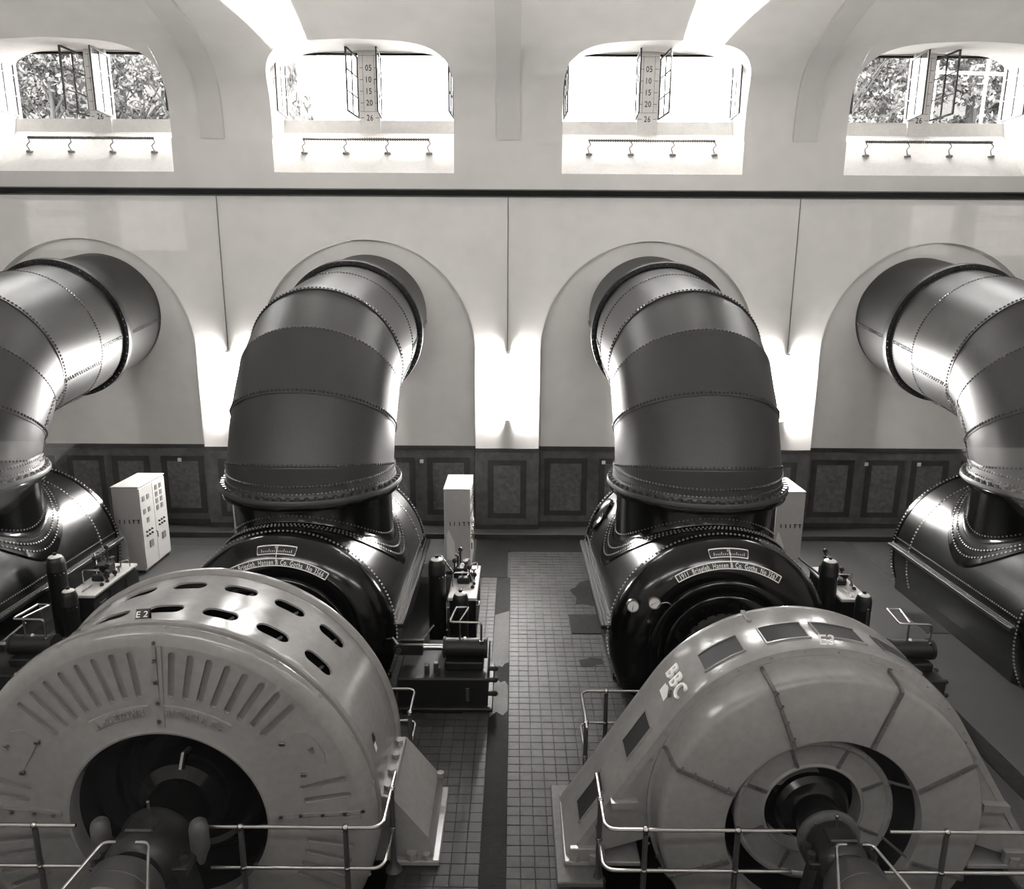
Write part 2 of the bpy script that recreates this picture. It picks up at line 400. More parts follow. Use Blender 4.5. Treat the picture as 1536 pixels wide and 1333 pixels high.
for y0, y1, x0, x1 in ((-13.6, -.56, 5.4, 7.19), (-8.29, -.56, 7.19, 7.53), (-13.6, -.56, 7.53, 9.2), (-13.6, -1.2, -9.2, -5.3)):
    if x0 < 7.2 < x1 or True:
        if x0 == 5.4:
            mb.box(5.4, 6.2, -10.45, y1, -.013, 0); mb.box(6.2, x1, y0, y1, -.013, 0)
        elif x0 == -9.2: mb.box(-9.2, -6.2, y0, y1, -.013, 0); mb.box(-6.2, -5.3, -10.45, y1, -.013, 0)
        else: mb.box(x0, x1, y0, y1, -.013, 0)
mb.build('terrazzo_field', 'floor_rough', floor, smooth=0)
mb = MB(); mb.add([(9.2, -3.1, .002), (9.42, -3.0, .002), (9.44, -8.4, .002), (9.2, -8.4, .002)], [(0, 1, 2, 3)])
mb.add([(9.2, -3.1, -.01), (9.42, -3.0, -.01), (9.44, -8.4, -.01), (9.2, -8.4, -.01)], [(0, 1, 2, 3)])
mb.build('worn_band', 'floor_light', floor, smooth=0)
o = MB().box(1.37, 2.03, -6.0, -5.14, -.012, .004, .003).build('drain_cover', 'floor_dark', smooth=0)
tag(o, 'dark square cover plate let into the tiled aisle floor', 'cover plate')
o = MB().box(8.5, 9.25, -5.9, -4.98, .0, .012, .004).build('floor_mat', 'blackm', smooth=0)
tag(o, 'dark mat on the floor beside the rightmost turbine', 'mat')
for pts, nm, mm, lb in ((((1.48, -3.9), (1.62, -3.75), (1.75, -3.45), (2.0, -3.3), (2.12, -3.5), (2.05, -4.2), (1.95, -4.75), (1.7, -4.6), (1.55, -4.65), (1.6, -4.3)), 'floor_stain', 'floor_dark', 'dark ragged stain where floor tiles are missing near the wall'),
                    (((1.42, -7.05), (1.6, -7.0), (1.62, -6.95), (1.85, -7.0), (1.86, -7.2), (1.7, -7.22), (1.66, -7.3), (1.44, -7.3)), 'floor_stain', 'floor_dark', 'small dark stain of missing tiles beside the black turbine')):
    mb = MB(); n = len(pts); mb.add([(x, y, .003) for x, y in pts] + [(x, y, -.004) for x, y in pts], [tuple(range(n))] + [(i, (i + 1) % n, n + (i + 1) % n, n + i) for i in range(n)])
    o = mb.build('stain_patch', mm, floor, smooth=0)

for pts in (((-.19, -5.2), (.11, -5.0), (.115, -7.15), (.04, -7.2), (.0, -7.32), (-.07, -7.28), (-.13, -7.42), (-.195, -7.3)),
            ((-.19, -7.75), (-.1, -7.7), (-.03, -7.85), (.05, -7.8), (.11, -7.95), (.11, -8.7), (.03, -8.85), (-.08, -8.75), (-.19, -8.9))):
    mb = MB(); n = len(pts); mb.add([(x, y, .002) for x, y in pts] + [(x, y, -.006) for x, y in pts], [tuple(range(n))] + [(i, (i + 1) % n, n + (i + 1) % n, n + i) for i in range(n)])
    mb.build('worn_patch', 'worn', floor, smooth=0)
# ------------------------------------------------------------------ back wall, lower zone with arched niches
NX = [-11.04, -3.68, 3.68, 11.04]; NH = 7.36 / 2 - PW; NZ = 7.88 - NH
YP, YN = -.12, .16
mb = MB()
for x in PX: mb.box(x - PW, x + PW, YP, .2, 0, NZ)
for x in (-XE, XE - (XE - 14.72 - PW)):
    mb.box(x, x + (XE - 14.72 - PW), YP, .1, 0, 9.0)
for x in NX:
    n = 48; a = [pi * i / n for i in range(n + 1)]
    lo = [(x - NH * cos(t), NZ + NH * sin(t)) for t in a]
    top = [(x - NH * cos(t), 9.0) for t in a]
    mb.grid([[(p[0], YP, p[1]) for p in lo], [(p[0], YP, p[1]) for p in top]])
    side = [(x - NH, 0)] + lo + [(x + NH, 0)]
    mb.grid([[(p[0], YP, p[1]) for p in side], [(p[0], YN, p[1]) for p in side]])
    mb.add([(p[0], YN, p[1]) for p in side], [tuple(range(len(side)))])
for x in PX: mb.add([(x - PW, YP, NZ), (x + PW, YP, NZ), (x + PW, YP, 9.0), (x - PW, YP, 9.0)], [(0, 1, 2, 3)])
wall = struct(mb.build('wall_back', 'plaster', smooth=25))

# upper wall, with the window openings, and the vault
def catmull(P, n=6):
    out = []
    for i in range(len(P) - 1):
        p0, p1, p2, p3 = P[max(i - 1, 0)], P[i], P[i + 1], P[min(i + 2, len(P) - 1)]
        for k in range(n):
            t = k / n
            out.append(tuple(.5 * (2 * p1[d] + (p2[d] - p0[d]) * t + (2 * p0[d] - 5 * p1[d] + 4 * p2[d] - p3[d]) * t * t + (3 * p1[d] - p0[d] - 3 * p2[d] + p3[d]) * t ** 3) for d in (0, 1)))
    return out + [P[-1]]
VP = catmull([(0, 10.29), (-.02, 10.8), (-.10, 11.3), (-.30, 11.72), (-.68, 12.06), (-1.4, 12.38), (-2.45, 12.66), (-4.2, 12.98), (-6.5, 13.22), (-9.5, 13.33)], 6)
VP_full = VP + [(-19.0 - y, z) for y, z in VP[::-1][1:]]
def vault_at(z):
    for (y0, z0), (y1, z1) in zip(VP, VP[1:]):
        if z0 <= z <= z1: return y0 + (y1 - y0) * (z - z0) / max(z1 - z0, 1e-9)
    return 0.0
WH = 2.26
def wtop(dx): return 11.45 + .82 * max(0.0, 1 - abs(dx / WH) ** 5) ** .3 - .05 * abs(dx / WH)
mb = MB(); cl = MB()
bounds = [-XE] + [v for w in WX for v in (w - WH, w + WH)] + [XE]
YU = -.06
# wall strip below the windows and between them up to the springing
mb.add([(-XE, YU, 9.0), (XE, YU, 9.0), (XE, YU, 9.5), (-XE, YU, 9.5)], [(0, 1, 2, 3)])
for i in range(0, len(bounds), 2):
    x0, x1 = bounds[i], bounds[i + 1]
    mb.add([(x0, YU, 9.5), (x1, YU, 9.5), (x1, YU, 10.29), (x0, YU, 10.29)], [(0, 1, 2, 3)])
    mb.add([(x0, YU, 10.29), (x1, YU, 10.29), (x1, 0, 10.29), (x0, 0, 10.29)], [(0, 1, 2, 3)])
    cl.grid([[(x0, y, z) for y, z in VP_full], [(x1, y, z) for y, z in VP_full]])
uw = mb.build('upper_wall', 'vault', wall, smooth=0)
NW = 40
for w in WX:
    xs_ = [w + WH * sin(-pi / 2 + pi * k / NW) for k in range(NW + 1)]
    rows = []
    for x in xs_:
        zt = wtop(x - w); yt = vault_at(zt)
        rest = [p for p in VP_full if p[0] < yt - 1e-4]
        # resample to fixed count
        pts = [(yt, zt)] + rest; L_ = [0]
        for a, b in zip(pts, pts[1:]): L_.append(L_[-1] + math.dist(a, b))
        m_ = 90; tt = [L_[-1] * (k / m_) ** 1.4 for k in range(m_ + 1)]
        yy = np.interp(tt, L_, [p[0] for p in pts]); zz = np.interp(tt, L_, [p[1] for p in pts])
        rows.append([(x, a, b) for a, b in zip(yy, zz)])
    cl.grid(rows)
ceiling = struct(cl.build('ceiling', 'vault', smooth=30))
for x in PX:
    mb = MB(); off = []
    for i, (y, z) in enumerate(VP_full):
        a = VP_full[max(i - 1, 0)]; b = VP_full[min(i + 1, len(VP_full) - 1)]
        ty, tz = b[0] - a[0], b[1] - a[1]; l = math.hypot(ty, tz); off.append((y - tz / l * .09, z + ty / l * .09))
    # inward normal (towards the hall)
    h = .29
    mb.grid([[(x - h, y, z) for y, z in VP_full], [(x - h, y, z) for y, z in off], [(x + h, y, z) for y, z in off], [(x + h, y, z) for y, z in VP_full]])
    mb.build('vault_rib', 'rib', ceiling, smooth=30)
# reveals of the windows: sloped sill, jambs, soffit
YW = 1.15
for w in WX:
    mb = MB(); zs = 10.95
    sill = [(YU, 9.5), (.93, 10.55), (1.0, 10.62), (1.06, 10.95), (YW + .02, 10.95)]
    mb.grid([[(w - WH, y, z) for y, z in sill], [(w + WH, y, z) for y, z in sill]])
    mb.build('window_sill', 'reveal', wall, smooth=20)
    mb = MB()
    xs_ = [w + WH * sin(-pi / 2 + pi * k / NW) for k in range(NW + 1)]
    a = [(x, vault_at(wtop(x - w)), wtop(x - w)) for x in xs_]
    b = [(x, YW, min(wtop(x - w) + .36, 12.66)) for x in xs_]
    mb.grid([a, b])
    for sx in (-1, 1):
        x = w + sx * WH; pr = [(0.0 if z > 10.29 else YU, z) for z in (9.5, 10.29)] + [p for p in VP if p[1] <= wtop(WH)] + [(vault_at(wtop(WH)), wtop(WH))]
        # jamb: strips from the wall profile back to the window plane
        zz = sorted(set([9.5, 9.9, 10.28, 10.3] + [p[1] for p in VP if p[1] < wtop(WH)] + [wtop(WH)]))
        row0 = [(x, YU if z < 10.29 else vault_at(z), z) for z in zz]
        row1 = [(x, min(YW, (max(z, 9.5) - 9.5) / 1.06 + YU) if z < 10.6 else YW, z) for z in zz]
        mb.grid([row0, row1])
        mb.add([(x, vault_at(wtop(WH)), wtop(WH)), (x, YW, wtop(WH)), (x, YW, wtop(WH) + .36)], [(0, 1, 2)])
    mb.build('window_reveal', 'reveal', wall, smooth=30)

# dado, panel by panel
ZD = 2.44
def dado(x0, x1, yw, frames):
    d = MB().box(x0, x1, yw - .02, yw + .01, 0, ZD, .004).build('dado', 'dado', wall, smooth=0)
    MB().box(x0, x1, yw - .035, yw - .02, ZD - .11, ZD, .004).build('dado_cap', 'dado_f', d, smooth=0)
    MB().box(x0, x1, yw - .04, yw - .02, 0, .29, .004).build('dado_plinth', 'dado_f', d, smooth=0)
    for a, b in frames:
        f = .165; mb = MB(); y0, y1 = yw - .032, yw - .02
        mb.box(a, a + f, y0, y1, .46, 2.11); mb.box(b - f, b, y0, y1, .46, 2.11); mb.box(a + f, b - f, y0, y1, .46, .46 + f * .9); mb.box(a + f, b - f, y0, y1, 2.11 - f * .9, 2.11)
        mb.build('panel_frame', 'dado_f', d, smooth=0)
        MB().box(a + f, b - f, yw - .026, yw - .02, .46 + f * .9, 2.11 - f * .9).build('dado_panel', 'dado_c', d, smooth=0)
for x in PX[1:4]: dado(x - PW - .005, x + PW + .005, YP, [(x - .53, x + .53)])
for x in NX:
    s = 1 if x > 0 else -1
    fr = [(-2.65, -1.46), (-1.14, -.1), (.1, 1.14), (1.46, 2.65)]
    dado(x - NH + .01, x + NH - .01, YN, [(x + a, x + b) for a, b in fr])
MB().box(-XE, XE, -.56, YN, -.012, .14, .01).build('baseboard_back', 'dado_f', smooth=0)['kind'] = 'structure'
# dark ledge between the two zones
tr = struct_empty('trim_1')
MB().box(-XE, XE, -.28, .0, 8.95, 9.075, .01).build('ledge_rail', 'rail_dark', tr, smooth=0)
MB().box(-XE, XE, -.20, .0, 9.075, 9.11, .005).build('ledge_board', 'dado', tr, smooth=0)
MB().box(-XE, XE, -.16, .0, 8.92, 8.95, .003).build('ledge_bead', 'dado', tr, smooth=0)

# end walls and the wall behind the gallery
for sx, nm in ((-1, 'wall_left'), (1, 'wall_right')):
    mb = MB(); x = sx * XE; pts = [(0.1, -.1), (0.1, 10.29)] + VP_full + [(-19.0, 10.29), (-19.0, -.1)]
    mb.add([(x, y, z) for y, z in pts], [tuple(range(len(pts)))])
    struct(mb.build(nm, 'plaster', smooth=0))
GX0, GX1, GZ0, GZ1 = -5.2, 5.6, 5.55, 8.35     # gallery opening
mb = MB()
def wallpiece(x0, x1, z0, z1): mb.box(x0, x1, YF - .35, YF, z0, z1)
wallpiece(-XE, XE, -.1, GZ0); wallpiece(-XE, GX0, GZ0, GZ1); wallpiece(GX1, XE, GZ0, GZ1); wallpiece(-XE, XE, GZ1, 9.5); wallpiece(-XE, XE, 10.26, 10.4)
xs_ = [-XE] + [v for c in PX for v in (c - .9, c + .9)] + [XE]
for c in PX: wallpiece(c - .9, c + .9, 9.5, 10.26)
wallpiece(-XE, -14.72 - .9, 9.5, 10.26); wallpiece(14.72 + .9, XE, 9.5, 10.26)
struct(mb.build('wall_front', 'plaster', smooth=0))

# ------------------------------------------------------------------ windows with open casements
LW, LH = .94, 1.50
def leaf_mesh():
    mb = MB(); t, f = .022, .045
    mb.box(0, f, -t, t, 0, LH, .004); mb.box(LW - f, LW, -t, t, 0, LH, .004); mb.box(f, LW - f, -t, t, 0, f, .004); mb.box(f, LW - f, -t, t, LH - f, LH, .004)
    return mb
lm = leaf_mesh()
mun = MB(); mun.box(LW / 2 - .014, LW / 2 + .014, -.016, .016, .045, LH - .045)
for k in (1, 2): mun.box(.045, LW - .045, -.016, .016, LH * k / 3 - .014, LH * k / 3 + .014)
pane = MB(); pw, ph = LW / 2 - .059, LH / 3 - .03; pane.box(0, pw, -.003, .003, 0, ph)
handle = MB(); handle.tube([(LW - .03, -.02, .75), (LW - .03, -.07, .75), (LW - .03, -.07, .63)], .009, 6)
_p = {}
def leaf(parent, loc, dx, dy, flip):
    def mk(k, mbx, nm, mt, par):
        if k not in _p: o = mbx.build(nm, mt, par, smooth=0); _p[k] = o; return o
        o = _p[k].copy(); COL.objects.link(o); o.parent = par; return o
    c = mk('c', lm, 'casement', 'frame_d', parent); c.location = loc
    c.rotation_euler = (0, 0, math.atan2(dy, dx))
    mk('m', mun, 'glazing_bar', 'frame_d', c)
    mk('h', handle, 'handle', 'frame_d', c)
    for i in range(2):
        for k in range(3):
            p = mk('p', pane, 'pane', 'glass', c); p.location = (.045 + i * (LW / 2 - .03), 0, .045 + k * (LH / 3 - .012))
for n, w in enumerate(WX):
    wo = struct_empty('window_%d' % (n + 1), (w, YW, 10.95))
    mb = MB()
    OX = (-2.20, -.27, .27, 2.20)   # opening edges
    zt, zh = 1.57, 1.72
    mb.box(-.27, .27, -.16, .10, -.36, zh)                # pier
    pier = mb.build('window_pier', 'reveal', wo, smooth=0)
    mb = MB()
    for a, b in ((-2.26, -2.20), (2.20, 2.26)): mb.box(a, b, -.04, .10, -.02, zh)
    for a, b in ((-2.20, -.27), (.27, 2.20)):
        mb.box(a, b, -.03, .10, zt + .05, zh); mb.box(a, b, -.02, .08, -.06, .0)
    mb.build('window_frame', 'frame', wo, smooth=0)
    for a, b in ((-2.20, -.27), (.27, 2.20)):
        MB().box(a, b, -.055, .02, zt, zt + .05, .006).build('head_rail', 'rail_dark', wo, smooth=0)
    s = -1 if n < 2 else 1
    dirs = [(.03, -1), (-.11, -1), (.06, -1), (-.04, -1)] if s < 0 else [(.04, -1), (-.06, -1), (.11, -1), (-.03, -1)]
    for k, hx in enumerate(OX):
        hx2 = hx + (.03 if k in (0, 2) else -.03)
        leaf(wo, (hx2, -.06, .03), dirs[k][0], dirs[k][1], k % 2)
    # water-level figures painted on the pier
    fm = lambda x0, z0: (lambda u, v, t: (x0 + u, -.162 - t, z0 + v))
    for i, tx in enumerate(('05', '10', '15', '20', '26')):
        z0 = 1.57 - (.335 + .278 * i + (.085 if i == 4 else 0)) - .06
        text_obj('gauge_figure', tx, .20, fm(.0, z0), 'cab_dark', wo, (0, 0, 0), sx=.82, spacing=1.1)
        mb = MB(); zc = z0 + .065
        mb.box(-.235, -.145, -.1635, -.1605, zc - .006, zc + .006); mb.box(.145, .235, -.1635, -.1605, zc - .006, zc + .006)
        mb.build('gauge_tick', 'frame_d', wo, smooth=0)
    mb = MB()
    for a, b, c, d in ((-.15, -.142, .20, 1.55), (.142, .15, .20, 1.55), (-.235, .235, 1.53, 1.538), (-.235, .235, .195, .203)): mb.box(a, b, -.1632, -.1605, c, d)
    mb.build('gauge_grid', 'frame_d', wo, smooth=0)
# ribbed rails standing on the sloped sills
def sill_rail():
    t = thing('sill_rail', (0, .45, 10.05), 'x', 'rail')
    mb = MB(); mb.tube([(-1.62, 0, .33), (1.62, 0, .33)], .022, 8)
    bar = mb.build('ribbed_bar', 'steel_d', t)
    mb = MB()
    for k in range(54): x = -1.58 + 3.16 * k / 53; mb.tube([(x - .012, 0, .33), (x + .012, 0, .33)], .042, 8)
    mb.build('rib_rings', 'steel_d', bar)
    for x in (-1.60, -.535, .535, 1.60):
        mb = MB(); mb.tube(rounded([(x, .0, .30), (x + .05, -.03, .22), (x - .04, -.05, .14), (x + .01, -.02, .02)], .04), .013, 6)
        b = mb.build('bracket', 'steel_d', t)
        mb = MB(); mb.vlathe([(.0, .015), (.07, .015), (.085, -.005), (.085, -.03)], 12, (x + .01, -.02)); mb.build('base_plate', 'steel_d', b)
    return t
sr = sill_rail()
for n, (w, lb) in enumerate(zip(WX, ('leftmost window', 'second window from the left', 'third window from the left', 'rightmost window'))):
    o = sr if n == 0 else copy_tree(sr)
    o.location = (w + (-.02 if n < 2 else .05), .45, 10.05); tag(o, 'ribbed steel rail on four brackets on the sill of the ' + lb, 'sill rail', 'sill rails')
# ------------------------------------------------------------------ wall lamps on the pilasters
def wall_lamp():
    t = thing('wall_lamp', (0, YP, 3.2), 'x', 'lamp')
    MB().box(-.06, .06, -.05, 0, .0, 1.85, .008).build('housing', 'white', t, smooth=0)
    for x in (-.045, .045):
        mb = MB(); mb.tube([(x, -.10, .06), (x, -.10, 1.79)], .026, 10); mb.build('tube', 'tube', t)
    for z in (.03, 1.82): MB().box(-.08, .08, -.135, -.05, z - .03, z + .03, .008).build('end_cap', 'white', t, smooth=0)
    mb = MB(); mb.tube([(0, -.02, 1.86), (0, -.02, 5.73)], .011, 6); mb.build('conduit', 'ledge_mid', t)
    return t
wl = wall_lamp()
for n, (x, lb) in enumerate(((PX[2], 'on the pilaster between the two middle pipes'), (PX[1], 'on the pilaster left of the pipe marked by plate 3566'), (PX[3], 'on the pilaster at the far right behind the pipe'))):
    o = wl if n == 0 else copy_tree(wl)
    o.location = (x, YP, 3.2); tag(o, 'glowing upright fluorescent lamp ' + ('between the two middle pipes', 'half hidden left of the second pipe from the left', 'half hidden right of the third pipe from the left')[n], 'lamp', 'wall lamps')
for x, y, z, lb in ((-2.36, YN, 2.0, 'left of the middle aisle'), (2.36 + .3, YN, 2.0, 'right of the middle aisle'), (9.9, YN, 2.0, 'under the rightmost pipe'), (11.35, YN, 2.0, 'just left of the rightmost pipe foot'), (-9.05, YN, 2.0, 'above the leftmost cabinet')):
    o = MB().box(-.05, .05, -.05, -.018, -.05, .05, .006).build('wall_socket', 'white', smooth=0); o.location = (x, y, z)
    tag(o, 'small white socket on the dark dado ' + lb, 'socket', 'wall sockets')

# ================================================================== PENSTOCKS
R_P = 1.54
AX = [(.3, 5.96 + .05), (-4.39, 5.252), (-4.977, 4.871), (-5.534, 4.178), (-5.88, 3.439), (-5.88, 3.08)]
def unit(a): l = math.hypot(*a); return (a[0] / l, a[1] / l)
def seg_ring(k, joint, R, n, shift=0.0):
    """ring of segment k (between AX[k], AX[k+1]) on the mitre plane at AX[joint], optionally shifted along the segment"""
    A = AX[k]; d = unit((AX[k + 1][0] - A[0], AX[k + 1][1] - A[1])); nn = (-d[1], d[0])
    if nn[1] < 0 or (abs(nn[1]) < 1e-6 and nn[0] > 0): nn = (-nn[0], -nn[1])
    J = AX[joint]
    if joint in (0, len(AX) - 1): m = d
    else:
        d1 = unit((AX[joint][0] - AX[joint - 1][0], AX[joint][1] - AX[joint - 1][1])); d2 = unit((AX[joint + 1][0] - AX[joint][0], AX[joint + 1][1] - AX[joint][1]))
        m = unit((d1[0] + d2[0], d1[1] + d2[1]))
    out = []; nrm = []
    for j in range(n):
        p = 2 * pi * j / n; e = (R * sin(p), R * cos(p) * nn[0], R * cos(p) * nn[1])
        b = (J[0] - (A[0] + e[1])) * m[0] + (J[1] - (A[1] + e[2])) * m[1]; t = b / (d[0] * m[0] + d[1] * m[1]) + shift
        out.append((e[0], A[0] + e[1] + d[0] * t, A[1] + e[2] + d[1] * t)); nrm.append((sin(p), cos(p) * nn[0], cos(p) * nn[1]))
    return out, nrm
PBASE = (0, -5.87, 3.0)
def plane_ring(y0, R, n, k=0):
    A = AX[0]; d = unit((AX[1][0] - A[0], AX[1][1] - A[1])); nn = (-d[1], d[0])
    if nn[1] < 0: nn = (-nn[0], -nn[1])
    t = (y0 - A[0]) / d[0]; c = (A[0] + d[0] * t, A[1] + d[1] * t)
    return [(R * sin(2 * pi * j / n), c[0] + R * cos(2 * pi * j / n) * nn[0], c[1] + R * cos(2 * pi * j / n) * nn[1]) for j in range(n)], [(sin(2 * pi * j / n), cos(2 * pi * j / n) * nn[0], cos(2 * pi * j / n) * nn[1]) for j in range(n)], d
def penstock():
    t = thing('penstock', PBASE, 'x', 'pipe'); N = 96; B = lambda mb, nm, mt, par=t, **k: mb.build(nm, mt, par, PBASE, **k)
    # run from the wall: stub, flange, course
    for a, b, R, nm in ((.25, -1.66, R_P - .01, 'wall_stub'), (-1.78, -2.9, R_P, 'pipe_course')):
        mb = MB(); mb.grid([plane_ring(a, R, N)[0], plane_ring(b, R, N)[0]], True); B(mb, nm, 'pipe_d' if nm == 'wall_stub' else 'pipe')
    mb = MB(); rg = [plane_ring(y, R, N)[0] for y, R in ((-1.64, R_P - .02), (-1.64, R_P + .12), (-1.66, R_P + .13), (-1.82, R_P + .13), (-1.84, R_P + .12), (-1.84, R_P + .03), (-1.81, R_P))]
    mb.grid(rg, True); fl = B(mb, 'flange', 'blackm')
    mb = MB()
    for y, R, r in ((-1.85, R_P + .075, .028),):
        p, nv, d = plane_ring(y, R, 72)
        for q in p: mb.dome(q, (0, d[0], d[1]), r, .03)
    B(mb, 'flange_bolts', 'blackm', fl, kind='stuff')
    # mitred courses of the elbow
    A0, _, _ = plane_ring(-2.88, R_P + .012, N)
    courses = []
    for k in range(5):
        R = R_P + (.012 if k % 2 == 0 else 0)
        a = A0 if k == 0 else seg_ring(k, k, R, N)[0]
        b = seg_ring(k, k + 1, R, N, .045 if k < 4 else 0)[0]
        mid = [tuple((np.array(p) * .5 + np.array(q) * .5)) for p, q in zip(a, b)]
        mb = MB(); mb.grid([a, mid, b], True)
        inner = []; 
        s = seg_ring(k, k + 1, R - .014, N, .045 if k < 4 else 0)[0]; mb.grid([b, s], True)
        courses.append(B(mb, 'pipe_course', 'pipe'))
    # rivets round the joints
    rows = MB()
    for k in range(5):
        R = R_P + (.012 if k % 2 == 0 else 0); n = 128
        if k < 4:
            p, nv = seg_ring(k, k + 1, R, n, -.02)
            for q, v in zip(p, nv): rows.dome(q, v, .028, .026)
    p, nv, d = plane_ring(-2.86, R_P + .012, 150)
    for q, v in zip(p, nv): rows.dome(q, v, .027, .025)
    p, nv, d = plane_ring(-2.82, R_P + .012, 150)
    p, nv, d = plane_ring(-1.90, R_P, 130)
    for q, v in zip(p, nv): rows.dome(q, v, .018, .014)
    # double rows along the plates' lengthways seams
    def lseam(pa, pb, na, rows_n, w):
        pa, pb = Vector(pa), Vector(pb); L = (pb - pa).length; n = max(2, int(L / .085))
        nv = Vector(na); tg = (pb - pa).normalized(); sd = tg.cross(nv).normalized()
        for i in range(n + 1):
            for r in range(rows_n):
                c = pa.lerp(pb, (i + (.5 if r % 2 else 0)) / (n + .5)) + sd * (r - (rows_n - 1) / 2) * w
                rows.dome(c, na, .027, .025)
    for sgn in (-1, 1):
        for k in range(5):
            R = R_P + (.012 if k % 2 == 0 else 0); n = 360
            for deg, rn in ((108 + 9 * (k % 2), 2), (140, 1)):
                j = int((deg if sgn > 0 else 360 - deg) % 360)
                a, nv = (plane_ring(-2.88, R, n)[:2] if k == 0 else seg_ring(k, k, R, n)); b, _ = seg_ring(k, k + 1, R, n)
                lseam(a[j], b[j], nv[j], rn, .045)
        j = 95 if sgn > 0 else 265
        a, nv, _ = plane_ring(-1.9, R_P, 360); b, _, _ = plane_ring(-2.85, R_P, 360); lseam(a[j], b[j], nv[j], 2, .045)
        a, nv, _ = plane_ring(-.05, R_P + .01, 360); b, _, _ = plane_ring(-1.6, R_P - .01, 360); lseam(a[j], b[j], nv[j], 2, .045)
    B(rows, 'rivet_rows', 'rivet', kind='stuff')
    # bottom ring with bolted flange
    mb = MB(); mb.vlathe([(R_P + .012, 3.47), (R_P + .02, 3.44), (R_P + .02, 3.30), (R_P + .035, 3.23), (R_P + .05, 3.2), (R_P + .14, 3.19), (R_P + .15, 3.175), (R_P + .15, 3.11), (R_P + .13, 3.09), (R_P - .1, 3.09)], N, (0, -5.87))
    fl = B(mb, 'bottom_flange', 'pipe')
    mb = MB()
    for j in range(64):
        a = 2 * pi * j / 64; mb.hexbolt(((R_P + .095) * cos(a), -5.87 + (R_P + .095) * sin(a), 3.19), (0, 0, 1), .040, .05)
    for j in range(140):
        a = 2 * pi * j / 140; mb.dome(((R_P + .02) * cos(a), -5.87 + (R_P + .02) * sin(a), 3.275), (cos(a), sin(a), .2), .024, .022)
    for j in range(150):
        a = 2 * pi * j / 150; mb.dome(((R_P + .02) * cos(a), -5.87 + (R_P + .02) * sin(a), 3.415), (cos(a), sin(a), .0), .028, .026)
    B(mb, 'flange_bolts', 'steel_d', fl, kind='stuff')
    return t
ps = penstock()
PL = ('grey riveted pipe elbow at far left, cut by the picture edge', 'grey riveted pipe elbow just left of the middle aisle', 'grey riveted pipe elbow just right of the middle aisle', 'grey riveted pipe elbow at far right, cut by the picture edge')
for i in range(4):
    o = ps if i == 0 else copy_tree(ps)
    o.location = (MX[i], PBASE[1], PBASE[2]); tag(o, PL[i], 'pipe', 'penstocks')

